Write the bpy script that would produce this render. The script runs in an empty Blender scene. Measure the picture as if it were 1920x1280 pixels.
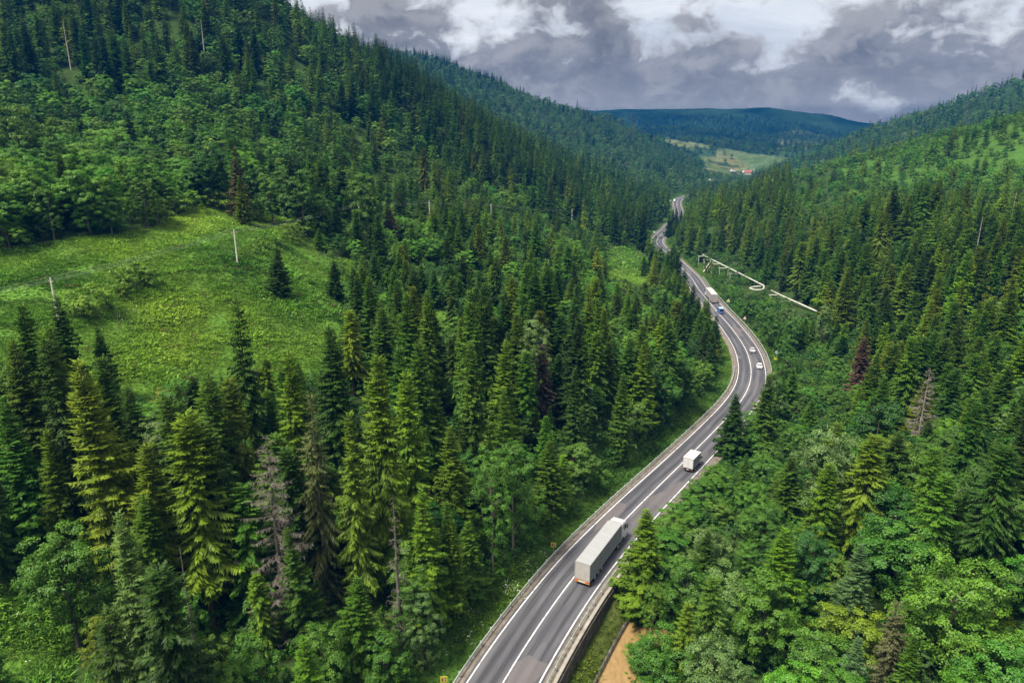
import bpy, bmesh, math, random
import numpy as np
from mathutils import Vector, Matrix

SC = bpy.context.scene
COL = SC.collection
R = math.radians
random.seed(7)
RNG = np.random.default_rng(11)

# ------------------------------------------------------------------ camera model (photo measured in 1920 x 1280)
F, CX, CY, HC = 1280.0, 960.0, 640.0, 66.0
PITCH = math.atan(370.0 / 1280.0)
CP, SP = math.cos(PITCH), math.sin(PITCH)

def P(px, py, z):
    """world point seen at photo pixel (px,py) at depth z along the view axis"""
    a, b = (px - CX) / F, (py - CY) / F
    return np.array([a * z, z * (CP - b * SP), HC - z * (SP + b * CP)])

def G(px, py, h=0.0):
    """world point seen at pixel on the horizontal plane of height h"""
    b = (py - CY) / F
    return P(px, py, (HC - h) / (SP + b * CP))

def proj(p):
    """world points (N,3) -> photo px, py, depth"""
    p = np.asarray(p, float).reshape(-1, 3)
    y, d = p[:, 1], HC - p[:, 2]
    z = y * CP + d * SP
    v = -y * SP + d * CP
    zz = np.where(np.abs(z) < 1e-6, 1e-6, z)
    return CX + F * p[:, 0] / zz, CY + F * v / zz, z

cam = bpy.data.cameras.new("camera")
cam.lens, cam.sensor_width = 24.0, 36.0
cam.clip_start, cam.clip_end = 1.0, 60000.0
cam_ob = bpy.data.objects.new("camera", cam)
COL.objects.link(cam_ob)
cam_ob.location = (0, 0, HC)
cam_ob.rotation_euler = (math.pi / 2 - PITCH, 0, 0)
SC.camera = cam_ob

# ------------------------------------------------------------------ the road line
_cl = [(939, 1280), (976, 1221), (1017.6, 1161), (1047, 1118), (1077, 1075), (1120, 1028), (1166, 980), (1206, 938), (1240.6, 905.5),
       (1277, 870), (1322, 825), (1366.6, 779.5), (1393, 748), (1403, 731), (1409, 712), (1409, 690), (1402, 661), (1390, 640),
       (1373, 616.6), (1358, 598.7), (1343, 583), (1331, 567), (1318, 552), (1305, 536), (1296, 520)]
_rp = [np.array([-11, -60, 0.]), np.array([-13, -15, 0.]), np.array([-12, 25, 0.]), np.array([-8.2, 52, 0.])]
_rp += [G(x, y) for x, y in _cl]
_rp += [np.array(v, float) for v in ((97, 420, 0), (101, 478, 0), (118, 535, 0), (138, 595, 0), (160, 665, 0), (178, 745, 0), (190, 800, 0),
                                     (212, 880, 0), (250, 960, 0), (300, 1040, 0), (350, 1130, 0), (400, 1250, 0), (470, 1400, 0), (600, 1700, 0))]
_rp = np.array(_rp)[:, :2]

def spline(pts, step):
    pts = np.asarray(pts, float)
    ext = np.vstack([2 * pts[0] - pts[1], pts, 2 * pts[-1] - pts[-2]])
    out = []
    for i in range(1, len(ext) - 2):
        p0, p1, p2, p3 = ext[i - 1:i + 3]
        n = max(2, int(np.linalg.norm(p2 - p1) / step * 3))
        t = np.linspace(0, 1, n, endpoint=False)[:, None]
        out.append(.5 * ((2 * p1) + (-p0 + p2) * t + (2 * p0 - 5 * p1 + 4 * p2 - p3) * t ** 2 + (-p0 + 3 * p1 - 3 * p2 + p3) * t ** 3))
    out.append(ext[-2][None])
    q = np.vstack(out)
    s = np.concatenate([[0], np.cumsum(np.linalg.norm(np.diff(q, axis=0), axis=1))])
    t = np.arange(0, s[-1], step)
    return np.stack([np.interp(t, s, q[:, k]) for k in range(q.shape[1])], 1)

def smooth(q, n, k):
    q = q.copy()
    for _ in range(n):
        r = q.copy()
        r[k:-k] = (q[:-2 * k] + q[k:-k] + q[2 * k:]) / 3
        q = r
    return q

ROAD = smooth(spline(_rp, 1.0), 6, 4)
_tg = np.gradient(ROAD, axis=0)
RT = _tg / np.linalg.norm(_tg, axis=1)[:, None]          # tangents
RN = np.stack([RT[:, 1], -RT[:, 0]], 1)                  # to the right of travel
RS = np.concatenate([[0], np.cumsum(np.linalg.norm(np.diff(ROAD, axis=0), axis=1))])

def road_sd(x, y):
    """signed distance from the road's middle (right +) and the index along it"""
    x, y = np.ravel(x), np.ravel(y)
    d, k = np.empty(len(x)), np.empty(len(x), int)
    A = ROAD[::2]
    for a in range(0, len(x), 8000):
        dx = x[a:a + 8000, None] - A[None, :, 0]
        dy = y[a:a + 8000, None] - A[None, :, 1]
        j = np.argmin(dx * dx + dy * dy, axis=1) * 2
        k[a:a + 8000] = j
        vx, vy = x[a:a + 8000] - ROAD[j, 0], y[a:a + 8000] - ROAD[j, 1]
        n = vx * RN[j, 0] + vy * RN[j, 1]
        t = vx * RT[j, 0] + vy * RT[j, 1]
        far = np.abs(t) > 3
        d[a:a + 8000] = np.where(far, np.sign(n + 1e-9) * np.hypot(vx, vy), n)
    return d, k

def road_k(p):
    return int(np.argmin(((ROAD - np.asarray(p)[:2]) ** 2).sum(1)))

def at_road(k, off, h=0.0):
    return np.array([ROAD[k, 0] + RN[k, 0] * off, ROAD[k, 1] + RN[k, 1] * off, h])

# ------------------------------------------------------------------ value noise
_perm = np.random.default_rng(5).random((256, 256))
def vnoise(x, y):
    xi, yi = np.floor(x).astype(int), np.floor(y).astype(int)
    fx, fy = x - xi, y - yi
    fx, fy = fx * fx * (3 - 2 * fx), fy * fy * (3 - 2 * fy)
    g = lambda a, b: _perm[a % 256, b % 256]
    return (g(xi, yi) * (1 - fx) + g(xi + 1, yi) * fx) * (1 - fy) + (g(xi, yi + 1) * (1 - fx) + g(xi + 1, yi + 1) * fx) * fy - .5
def fbm(x, y, o=4):
    s, a = 0, 1.
    for i in range(o):
        s = s + a * vnoise(x + 17.3 * i, y - 9.1 * i); x, y, a = x * 2.03, y * 2.03, a * .5
    return s
def sstep(a, b, x):
    t = np.clip((x - a) / (b - a), 0, 1)
    return t * t * (3 - 2 * t)

# ------------------------------------------------------------------ terrain heights
def ZM(z):
    return z if z < 1500 else 1500 + (z - 1500) * .38      # the far valley and the mountains
def C(px, py, z, sub=0):
    p = P(px, py, ZM(z)); p[2] -= sub
    return p
_cp = [C(446, 497, 165), C(400, 690, 133), C(400, 378, 215), C(0, 480, 150), C(0, 640, 120), C(640, 520, 190), C(720, 400, 260, 3),
       C(150, 440, 165), C(270, 150, 270, 22), C(0, 0, 330, 22), C(0, 250, 240, 18), C(540, 0, 450, 15), C(300, -150, 400, 20), C(700, 250, 330, 18), C(740, 105, 520, 20),
       C(900, 215, 520, 18), C(1100, 335, 510, 18), C(1210, 425, 500, 4), C(950, 400, 280, 12), C(1100, 480, 270, 10),
       C(1000, 650, 150, 12), C(1250, 650, 170, 9), C(700, 1000, 95, 8), C(100, 1200, 80), C(200, 900, 100, 2),
       (-80, 800, 88), (-160, 830, 150), (60, 760, 40),
       C(830, 105, 1350, 15), C(1000, 175, 1420, 15), C(1150, 215, 1470, 12), C(1250, 265, 1480, 12), C(1320, 305, 1480, 10), C(1240, 310, 1150, 8), C(1080, 260, 1150, 10), C(1150, 330, 950, 0),
       C(760, 92, 1300, 15), (60, 1900, 110), (350, 2000, 60), (-380, 1550, 225), (-600, 900, 230), (-500, 500, 200), (-330, 200, 115), (-300, 60, 90), (-250, -150, 80),
       (-120, 0, 36), (-60, -60, 14), (-60, 30, 15),
       # right side
       C(1900, 900, 90, 12), C(1900, 1200, 75, 10), C(1500, 900, 105, 14), C(1700, 700, 150, 12), C(1900, 600, 160, 13), C(1700, 460, 280), C(1850, 290, 400, 10),
       C(1600, 340, 460, 4), C(1500, 310, 570, 9), C(1601, 288, 570, 8), C(1732, 253, 560, 8), C(1834, 213, 540, 15), C(1920, 187, 520, 15), C(1440, 345, 520, 18),
       C(1900, 450, 270, 5), C(1330, 440, 430, 4), (480, 500, 125), (420, 300, 105), (330, 120, 75), (250, -100, 60), (120, 0, 22), (60, -60, 8), (60, 20, 6),
       C(1507, 288, 1330, 15), C(1635, 238, 1330, 13), C(1747, 203, 1300, 13), C(1860, 158, 1270, 13), C(2000, 105, 1230, 13), (330, 780, 12), (480, 800, 36), (640, 760, 80), (1050, 1350, 190),
       (1300, 1000, 190), (640, 1700, 45), (900, 1800, 110),
       # the open valley beyond
       C(1330, 347, 1180), C(1403, 328, 1600), C(1400, 300, 2100), C(1400, 272, 2550), C(1460, 296, 2300), C(1290, 272, 2350), C(1240, 258, 2700), C(1480, 287, 3300), C(1200, 300, 1900),
       C(1340, 318, 1650), C(1500, 305, 1700), C(1560, 280, 2200),
       # blue mountains
       C(1120, 212, 6500), C(1180, 206, 6500), C(1250, 209, 6500), C(1310, 205, 6300), C(1370, 211, 6300), C(1440, 202, 6200), C(1500, 209, 6200), C(1560, 220, 6200), C(1620, 234, 6200), C(1700, 245, 6400), C(1050, 205, 6600),
       C(1350, 246, 4300), C(1250, 242, 4300), C(1480, 262, 4200), C(1550, 268, 4300), C(1150, 250, 4500), C(1640, 262, 4700),
       C(1350, 262, 4900), C(1500, 255, 5200), C(1200, 258, 5300), C(1600, 262, 5300),
       C(1400, 285, 3500), C(1250, 283, 3500), C(1550, 288, 3400),
       (-1500, 2600, 190), (-1500, 1600, 190), (-200, 2300, 120), (2300, 1900, 190), (2200, 1200, 190), (2600, 3300, 200), (-1600, 3300, 190), (0, 4500, 190), (1500, 4500, 190),
       (-3500, 0, 190), (3500, 0, 190), (0, -600, 20), (0, -3000, 120), (-800, -900, 180), (800, -900, 180), (-4500, 4500, 190), (4500, 4500, 190), (-4500, -4500, 150), (4500, -4500, 150)]
_cp = [np.asarray(p, float) for p in _cp]
for k in range(0, len(ROAD), 24):
    _cp.append(np.array([ROAD[k, 0], ROAD[k, 1], 0.]))
for k in range(0, 520, 30):       # valley floor to the right of the road
    o = 14 if k < 200 else 22
    _cp.append(np.append(at_road(k, o)[:2], -3.2 if k < 200 else .9))
_cp = np.array(_cp)

def _rbf():
    n = len(_cp)
    D = np.linalg.norm(_cp[:, None, :2] - _cp[None, :, :2], axis=2)
    A = np.zeros((n + 1, n + 1))
    A[:n, :n] = -D + np.eye(n) * (-6.0)
    A[:n, n] = A[n, :n] = 1
    b = np.append(_cp[:, 2], 0)
    return np.linalg.solve(A, b)
_w = _rbf()
def h_base(x, y):
    out = np.empty(len(x))
    for a in range(0, len(x), 20000):
        D = np.hypot(x[a:a + 20000, None] - _cp[None, :, 0], y[a:a + 20000, None] - _cp[None, :, 1])
        out[a:a + 20000] = -(D @ _w[:-1]) + _w[-1]
    return out

WALL = 6.35                                       # outer edge of the retaining wall, metres right of the road's middle
K_WALL = 150                   # the wall ends here
def H(x, y):
    x, y = np.ravel(np.asarray(x, float)), np.ravel(np.asarray(y, float))
    b = h_base(x, y)
    d, k = road_sd(x, y)
    ad = np.abs(d)
    dist = np.hypot(x, y)
    amp = sstep(8, 45, ad)
    b = b + amp * (2.2 * fbm(x / 38, y / 38, 4) + .25 * fbm(x / 4, y / 4, 2)) + sstep(1500, 2600, dist) * (13 * fbm(x / 230, y / 230, 5)) + sstep(700, 1500, dist) * 7 * fbm(x / 150, y / 150, 3) * amp
    # left verge and cut bank; right shoulder
    wl = sstep(6.6, 17, ad)
    left = np.maximum(b, -.2) * wl - .3 * (1 - wl)
    wr = sstep(7.4, 24, ad)
    right = b * wr + (1 - wr) * (-.3 - 1.5 * sstep(7.2, 10, ad))
    hh = np.where(d < 0, left, right)
    # stream below the retaining wall
    z = 1 - sstep(K_WALL, K_WALL + 22, k.astype(float))
    e = ad - WALL
    st = np.where(e < -.75, -.3, np.where(e < 3.1, -2.7 - .9 * np.clip(e / 3.1, 0, 1), -5.0))
    bank = -5.0 + (b + 5.0) * sstep(9.5, 17, e)
    st = np.where(e >= 9.5, bank, st)
    hh = np.where((d > 0) & (e < 40), hh * (1 - z) + st * z, hh)
    return np.where(dist < 900, np.minimum(hh, 186 + .1 * np.maximum(hh - 186, 0)), np.minimum(hh, 250))
WATER_H = -4.15

def ground_hit(px, py, zmax=3000):
    zs = np.geomspace(40, zmax, 900)
    a = np.array([P(px, py, z) for z in zs])
    g = H(a[:, 0], a[:, 1])
    i = np.argmax(a[:, 2] < g)
    if i == 0:
        return a[-1]
    t0, t1 = a[i - 1, 2] - g[i - 1], a[i, 2] - g[i]
    w = t0 / (t0 - t1)
    p = a[i - 1] * (1 - w) + a[i] * w
    p[2] = H(p[0], p[1])[0]
    return p
def gz(x, y):
    return float(H([x], [y])[0])
# ------------------------------------------------------------------ materials
def new_mat(name):
    m = bpy.data.materials.new(name)
    m.use_nodes = True
    nt = m.node_tree
    nt.nodes.clear()
    out = nt.nodes.new('ShaderNodeOutputMaterial')
    return m, nt, out
def N(nt, t, **kw):
    n = nt.nodes.new(t)
    for k, v in kw.items():
        if k.startswith('i_'):
            key = k[2:]
            key = int(key) if key.isdigit() else key.replace('_', ' ')
            n.inputs[key].default_value = v
        else:
            setattr(n, k, v)
    return n
def L(nt, a, b):
    nt.links.new(a, b)
def mixc(nt, fac, a, b, mode='MIX'):
    n = nt.nodes.new('ShaderNodeMix'); n.data_type = 'RGBA'; n.blend_type = mode
    for sock, v in ((n.inputs[0], fac), (n.inputs[6], a), (n.inputs[7], b)):
        if isinstance(v, bpy.types.NodeSocket): L(nt, v, sock)
        elif isinstance(v, (int, float)): sock.default_value = v
        else: sock.default_value = (*v, 1) if len(v) == 3 else v
    return n.outputs[2]
def mathn(nt, op, a, b=0.0, c=None, clamp=False):
    n = nt.nodes.new('ShaderNodeMath'); n.operation = op; n.use_clamp = clamp
    for i, v in enumerate((a, b, c)):
        if v is None: continue
        if isinstance(v, bpy.types.NodeSocket): L(nt, v, n.inputs[i])
        else: n.inputs[i].default_value = v
    return n.outputs[0]
def noise(nt, vec, scale, detail=4, rough=.55, dim='3D'):
    n = nt.nodes.new('ShaderNodeTexNoise'); n.noise_dimensions = dim
    n.inputs['Scale'].default_value = scale; n.inputs['Detail'].default_value = detail; n.inputs['Roughness'].default_value = rough
    if vec is not None: L(nt, vec, n.inputs['Vector'])
    return n.outputs['Fac']
def ramp(nt, fac, stops, interp='LINEAR'):
    n = nt.nodes.new('ShaderNodeValToRGB'); n.color_ramp.interpolation = interp
    el = n.color_ramp.elements
    while len(el) < len(stops): el.new(.5)
    for e, (p, c) in zip(el, stops):
        e.position = p; e.color = (*c, 1) if len(c) == 3 else c
    L(nt, fac, n.inputs[0])
    return n.outputs[0]
def maprange(nt, v, a, b, c=0., d=1., smooth=False):
    n = nt.nodes.new('ShaderNodeMapRange')
    if smooth: n.interpolation_type = 'SMOOTHSTEP'
    L(nt, v, n.inputs[0])
    for i, x in enumerate((a, b, c, d)): n.inputs[i + 1].default_value = x
    return n.outputs[0]
def pos(nt):
    return nt.nodes.new('ShaderNodeNewGeometry').outputs['Position']
def objc(nt):
    return nt.nodes.new('ShaderNodeTexCoord').outputs['Object']
def bump(nt, h, strength, dist=.05):
    n = nt.nodes.new('ShaderNodeBump'); n.inputs['Strength'].default_value = strength; n.inputs['Distance'].default_value = dist
    L(nt, h, n.inputs['Height'])
    return n.outputs[0]

def paint(name, col, rough=.5, metal=0., dirt=.25, scale=3., spec=.5, dirtcol=(.12, .1, .08)):
    """plain painted / metal / plastic surface with some uneven dirt"""
    m, nt, out = new_mat(name)
    b = N(nt, 'ShaderNodeBsdfPrincipled')
    b.inputs['Roughness'].default_value = rough; b.inputs['Metallic'].default_value = metal
    b.inputs['Specular IOR Level'].default_value = spec
    n1 = noise(nt, objc(nt), scale, 5, .6)
    f = maprange(nt, n1, .45, .75, 0, dirt)
    L(nt, mixc(nt, f, col, dirtcol), b.inputs['Base Color'])
    if 'tarp' in name:
        mp = N(nt, 'ShaderNodeMapping'); mp.inputs['Scale'].default_value = (1.2, .9, .35); L(nt, objc(nt), mp.inputs[0])
        L(nt, bump(nt, noise(nt, mp.outputs[0], 1.3, 3, .5), .4, .25), b.inputs['Normal'])
    L(nt, b.outputs[0], out.inputs[0])
    return m

def foliage(name, var=.5, trans=.3, gloss=.06, rough=.55):
    """leaf material: the colour of the tree itself (tint), uneven from leaf spray to leaf spray"""
    m, nt, out = new_mat(name)
    t = N(nt, 'ShaderNodeAttribute', attribute_type='INSTANCER', attribute_name='tint')
    lf = N(nt, 'ShaderNodeAttribute', attribute_type='GEOMETRY', attribute_name='leaf')
    v = maprange(nt, lf.outputs['Fac'], 0, 1, 1 - var, 1 + var)
    hs = N(nt, 'ShaderNodeHueSaturation')
    L(nt, maprange(nt, lf.outputs['Fac'], 0, 1, .515, .485), hs.inputs['Hue'])
    L(nt, v, hs.inputs['Value']); L(nt, t.outputs['Color'], hs.inputs['Color'])
    c = hs.outputs[0]
    d = N(nt, 'ShaderNodeBsdfDiffuse'); L(nt, c, d.inputs[0])
    tr = N(nt, 'ShaderNodeBsdfTranslucent'); L(nt, c, tr.inputs[0])
    g = N(nt, 'ShaderNodeBsdfGlossy', i_Roughness=rough); g.inputs[0].default_value = (1, 1, 1, 1)
    m1 = N(nt, 'ShaderNodeMixShader'); m1.inputs[0].default_value = trans
    L(nt, d.outputs[0], m1.inputs[1]); L(nt, tr.outputs[0], m1.inputs[2])
    m2 = N(nt, 'ShaderNodeMixShader'); m2.inputs[0].default_value = gloss
    L(nt, m1.outputs[0], m2.inputs[1]); L(nt, g.outputs[0], m2.inputs[2])
    L(nt, m2.outputs[0], out.inputs[0])
    return m

M = {}
M['needles'] = foliage('spruce_needles', .5, .2, .01)
M['leaves'] = foliage('broad_leaves', .5, .28, .014)
M['grass'] = foliage('meadow_grass_blades', .5, .35, .01)

def bark(name, a, b):
    m, nt, out = new_mat(name)
    p = N(nt, 'ShaderNodeBsdfDiffuse')
    mp = N(nt, 'ShaderNodeMapping'); mp.inputs['Scale'].default_value = (6, 6, 1.2)
    L(nt, objc(nt), mp.inputs[0])
    L(nt, mixc(nt, noise(nt, mp.outputs[0], 2., 5), a, b), p.inputs[0])
    L(nt, p.outputs[0], out.inputs[0])
    return m
M['bark'] = bark('spruce_bark', (.06, .045, .033), (.13, .1, .08))
M['bark_grey'] = bark('grey_bark', (.07, .06, .048), (.15, .135, .11))
M['deadwood'] = bark('bleached_dead_wood', (.1, .09, .072), (.22, .2, .17))
M['palewood'] = bark('pale_bare_trunk', (.3, .27, .23), (.5, .47, .42))
M['deadtwig'] = bark('dead_twigs', (.066, .06, .048), (.15, .138, .112))

def m_ground():
    m, nt, out = new_mat('ground_cover')
    a = N(nt, 'ShaderNodeAttribute', attribute_type='GEOMETRY', attribute_name='cover')
    p = pos(nt)
    n1 = noise(nt, p, .09, 6, .6); n2 = noise(nt, p, 1.1, 5, .65)
    v = mathn(nt, 'MULTIPLY', maprange(nt, n1, .3, .7, .65, 1.35), maprange(nt, n2, .25, .75, .6, 1.4))
    c = N(nt, 'ShaderNodeHueSaturation'); L(nt, a.outputs['Color'], c.inputs['Color']); L(nt, v, c.inputs['Value'])
    L(nt, maprange(nt, n1, .3, .7, .485, .512), c.inputs['Hue'])
    d = N(nt, 'ShaderNodeBsdfDiffuse'); L(nt, c.outputs[0], d.inputs[0])
    L(nt, bump(nt, n2, .8, .5), d.inputs['Normal'])
    L(nt, d.outputs[0], out.inputs[0])
    return m
M['ground'] = m_ground()

def m_asphalt():
    m, nt, out = new_mat('worn_asphalt')
    uv = N(nt, 'ShaderNodeUVMap', uv_map='lane').outputs[0]
    sx = N(nt, 'ShaderNodeSeparateXYZ'); L(nt, uv, sx.inputs[0])
    lat, lon = sx.outputs[0], sx.outputs[1]
    def stretched(sl, so, scale, det=5, rg=.6):
        mp = N(nt, 'ShaderNodeMapping'); mp.inputs['Scale'].default_value = (sl, so, 1); L(nt, uv, mp.inputs[0])
        return noise(nt, mp.outputs[0], scale, det, rg)
    streak = stretched(1.2, .03, 1.6); fine = stretched(1, 1, 3.5, 6, .7); big = stretched(.35, .06, 1.0, 3)
    # wheel tracks: darker, polished bands along each lane
    wob = mathn(nt, 'ADD', lat, mathn(nt, 'MULTIPLY', mathn(nt, 'SUBTRACT', stretched(.1, .04, 1, 2), .5), 1.2))
    def band(c, w):
        dd = mathn(nt, 'ABSOLUTE', mathn(nt, 'SUBTRACT', wob, c))
        return maprange(nt, dd, w * .35, w, 1, 0, True)
    tr = band(-2.95, .75)
    for c in (-1.15, 1.1, 2.95): tr = mathn(nt, 'MAXIMUM', tr, band(c, .7))
    tr = mathn(nt, 'MULTIPLY', tr, maprange(nt, streak, .36, .58, .3, 1))
    c = ramp(nt, big, [(.3, (.042, .043, .05)), (.5, (.06, .06, .069)), (.7, (.085, .084, .093))])
    c = mixc(nt, mathn(nt, 'MULTIPLY', tr, .85), c, (.015, .015, .019))
    # long dark resurfaced strips and a few pale patches
    strip = maprange(nt, stretched(.45, .012, 1.0, 1), .56, .6, 0, .55)
    c = mixc(nt, strip, c, (.03, .03, .036))
    vor = N(nt, 'ShaderNodeTexVoronoi', feature='F1', distance='CHEBYCHEV')
    mp = N(nt, 'ShaderNodeMapping'); mp.inputs['Scale'].default_value = (.34, .085, 1); L(nt, uv, mp.inputs[0]); L(nt, mp.outputs[0], vor.inputs['Vector'])
    vor.inputs['Scale'].default_value = 1.0; vor.inputs['Randomness'].default_value = .8
    sp = N(nt, 'ShaderNodeSeparateColor'); L(nt, vor.outputs['Color'], sp.inputs[0])
    c = mixc(nt, maprange(nt, sp.outputs[0], .84, .86, 0, .6), c, (.095, .082, .082))
    c = mixc(nt, maprange(nt, sp.outputs[1], .88, .9, 0, .5), c, (.04, .04, .047))
    # cracks and tar spots
    cr = maprange(nt, stretched(1.3, .1, 2.2, 8, .78), .60, .64, 0, .8)
    c = mixc(nt, cr, c, (.014, .014, .017))
    c = mixc(nt, maprange(nt, fine, .3, .75, 0, .14), c, (.11, .106, .11))
    b = N(nt, 'ShaderNodeBsdfPrincipled'); b.inputs['Roughness'].default_value = .72; b.inputs['Specular IOR Level'].default_value = .35
    L(nt, c, b.inputs['Base Color'])
    L(nt, bump(nt, fine, .25, .02), b.inputs['Normal'])
    L(nt, b.outputs[0], out.inputs[0])
    return m
M['asphalt'] = m_asphalt()

def m_mottled(name, cols, scale, rough=.85, bmp=.4, extra=None, bd=.05):
    m, nt, out = new_mat(name)
    p = pos(nt)
    n1 = noise(nt, p, scale, 6, .62); n2 = noise(nt, p, scale * 7, 4, .6)
    f = mathn(nt, 'ADD', mathn(nt, 'MULTIPLY', n1, .7), mathn(nt, 'MULTIPLY', n2, .3))
    k = len(cols)
    c = ramp(nt, f, [(.33 + .34 * i / (k - 1), q) for i, q in enumerate(cols)])
    b = N(nt, 'ShaderNodeBsdfPrincipled'); b.inputs['Roughness'].default_value = rough; b.inputs['Specular IOR Level'].default_value = .25
    L(nt, c, b.inputs['Base Color'])
    if bmp: L(nt, bump(nt, n2, bmp, bd), b.inputs['Normal'])
    L(nt, b.outputs[0], out.inputs[0])
    return m
M['gravel'] = m_mottled('dusty_gravel', [(.05, .042, .03), (.11, .094, .078), (.17, .15, .13)], .8)
M['line'] = m_mottled('road_paint', [(.1, .095, .1), (.33, .315, .32), (.45, .43, .44), (.48, .46, .47)], 1.1, .6, 0)
M['concrete'] = m_mottled('weathered_concrete', [(.12, .105, .085), (.2, .185, .16), (.26, .245, .22)], .5)
M['pole_concrete'] = m_mottled('pale_pole_concrete', [(.42, .4, .35), (.55, .53, .47), (.62, .6, .54)], .9)
M['galv'] = m_mottled('galvanised_steel', [(.2, .235, .22), (.28, .32, .3), (.34, .38, .36)], .6, .45, 0)
M['pipe'] = m_mottled('pipe_cladding', [(.24, .23, .2), (.4, .4, .36), (.46, .46, .42)], .35, .45, 0)
M['rust'] = m_mottled('rusty_steel', [(.16, .1, .06), (.28, .18, .1), (.36, .27, .18)], .6, .8, .2)
M['moss'] = m_mottled('mossy_bank', [(.035, .05, .012), (.07, .11, .018), (.12, .17, .03)], 1.1, .95, .8, bd=.3)

def m_wall():
    m, nt, out = new_mat('dark_stone_masonry')
    p = pos(nt)
    v = N(nt, 'ShaderNodeTexVoronoi', feature='F1'); v.inputs['Scale'].default_value = 2.0; L(nt, p, v.inputs['Vector'])
    e = N(nt, 'ShaderNodeTexVoronoi', feature='DISTANCE_TO_EDGE'); e.inputs['Scale'].default_value = 2.0; L(nt, p, e.inputs['Vector'])
    s = N(nt, 'ShaderNodeSeparateColor'); L(nt, v.outputs['Color'], s.inputs[0])
    c = ramp(nt, s.outputs[0], [(0, (.035, .03, .025)), (.6, (.075, .065, .055)), (1, (.13, .12, .1))])
    c = mixc(nt, maprange(nt, e.outputs[0], .02, .07, 1, 0), c, (.02, .018, .015))
    c = mixc(nt, maprange(nt, noise(nt, p, .7, 5), .52, .66, 0, .8), c, (.05, .075, .02))
    b = N(nt, 'ShaderNodeBsdfPrincipled'); b.inputs['Roughness'].default_value = .85; L(nt, c, b.inputs['Base Color'])
    L(nt, bump(nt, e.outputs[0], .6, .1), b.inputs['Normal'])
    L(nt, b.outputs[0], out.inputs[0])
    return m
M['wall'] = m_wall()

def m_water():
    m, nt, out = new_mat('muddy_stream')
    p = pos(nt)
    mp = N(nt, 'ShaderNodeMapping'); mp.inputs['Rotation'].default_value = (0, 0, R(-30)); mp.inputs['Scale'].default_value = (1.4, .5, 1); L(nt, p, mp.inputs[0])
    n1 = noise(nt, mp.outputs[0], 1.6, 5, .65); n2 = noise(nt, mp.outputs[0], .3, 3)
    c = ramp(nt, mathn(nt, 'ADD', mathn(nt, 'MULTIPLY', n1, .5), mathn(nt, 'MULTIPLY', n2, .5)), [(.32, (.13, .082, .032)), (.5, (.2, .13, .055)), (.7, (.26, .175, .08))])
    b = N(nt, 'ShaderNodeBsdfPrincipled'); b.inputs['Roughness'].default_value = .28; b.inputs['IOR'].default_value = 1.33
    L(nt, c, b.inputs['Base Color']); L(nt, bump(nt, n1, .5, .12), b.inputs['Normal'])
    L(nt, b.outputs[0], out.inputs[0])
    return m
M['water'] = m_water()

M['tarp'] = paint('grey_tarpaulin', (.215, .22, .225), .5, 0, .3, 1.2, .4, (.2, .2, .19))
M['tarp_side_shaded'] = paint('shaded_side_tarpaulin', (.12, .145, .16), .5, 0, .3, 1.2, .4, (.14, .15, .15))  # sides of the same tarpaulin, their shade and bluish reflection put into the colour
M['tarp_rear'] = paint('rear_tarpaulin', (.33, .32, .3), .5, 0, .35, 1.2, .4, (.2, .19, .16))  # lighter copy for the lit rear, the light put into the colour
M['tarp_pale'] = paint('pale_tarpaulin', (.25, .23, .23), .5, 0, .3, 1.2, .4, (.3, .28, .27))
M['white'] = paint('white_paint', (.5, .5, .5), .35, 0, .25, 2.)
M['cream'] = paint('cream_box_panels', (.42, .38, .34), .45, 0, .3, 1.5)
M['silver'] = paint('silver_paint', (.4, .41, .43), .25, .25, .1, 2.)
M['blue'] = paint('blue_paint', (.03, .12, .36), .3, 0, .1, 2.)
M['skyblue'] = paint('pale_blue_paint', (.3, .45, .6), .35, 0, .1, 2.)
M['dark'] = paint('dark_plastic', (.02, .02, .022), .55, 0, .2, 2.)
M['tyre'] = paint('tyre_rubber', (.018, .018, .018), .8, 0, .35, 3.)
M['rim'] = paint('steel_rim', (.42, .42, .43), .4, .6, .3, 4.)
M['glass'] = paint('dark_window_glass', (.012, .016, .02), .08, 0, .05, 1., .8)
M['orange'] = paint('orange_reflective', (.42, .19, .02), .4, 0, .1, 2.)
M['red'] = paint('red_lens', (.45, .02, .015), .3, 0, .1, 2.)
M['plate'] = paint('number_plate_white', (.45, .43, .42), .4, 0, .15, 6.)
M['yellow'] = paint('sign_yellow', (.4, .38, .015), .5, 0, .12, 3.)
M['signred'] = paint('sign_dark_red', (.16, .02, .012), .5, 0, .1, 3.)
M['signwhite'] = paint('sign_white', (.5, .48, .48), .5, 0, .15, 3.)
M['lattice'] = paint('dark_lattice_steel', (.07, .075, .08), .6, .3, .2, 1.)
M['wire'] = paint('wire_aluminium', (.3, .31, .3), .5, .4, 0., 1.)
M['plaster'] = paint('pale_plaster', (.4, .39, .36), .8, 0, .2, 1.)
M['roof_red'] = paint('red_roof_tiles', (.3, .07, .05), .7, 0, .3, 1.)
M['roof_white'] = paint('white_metal_roof', (.5, .52, .54), .4, 0, .15, 1.)
M['brownpanel'] = paint('brown_wood_cladding', (.14, .075, .04), .7, 0, .3, 1.)

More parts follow.
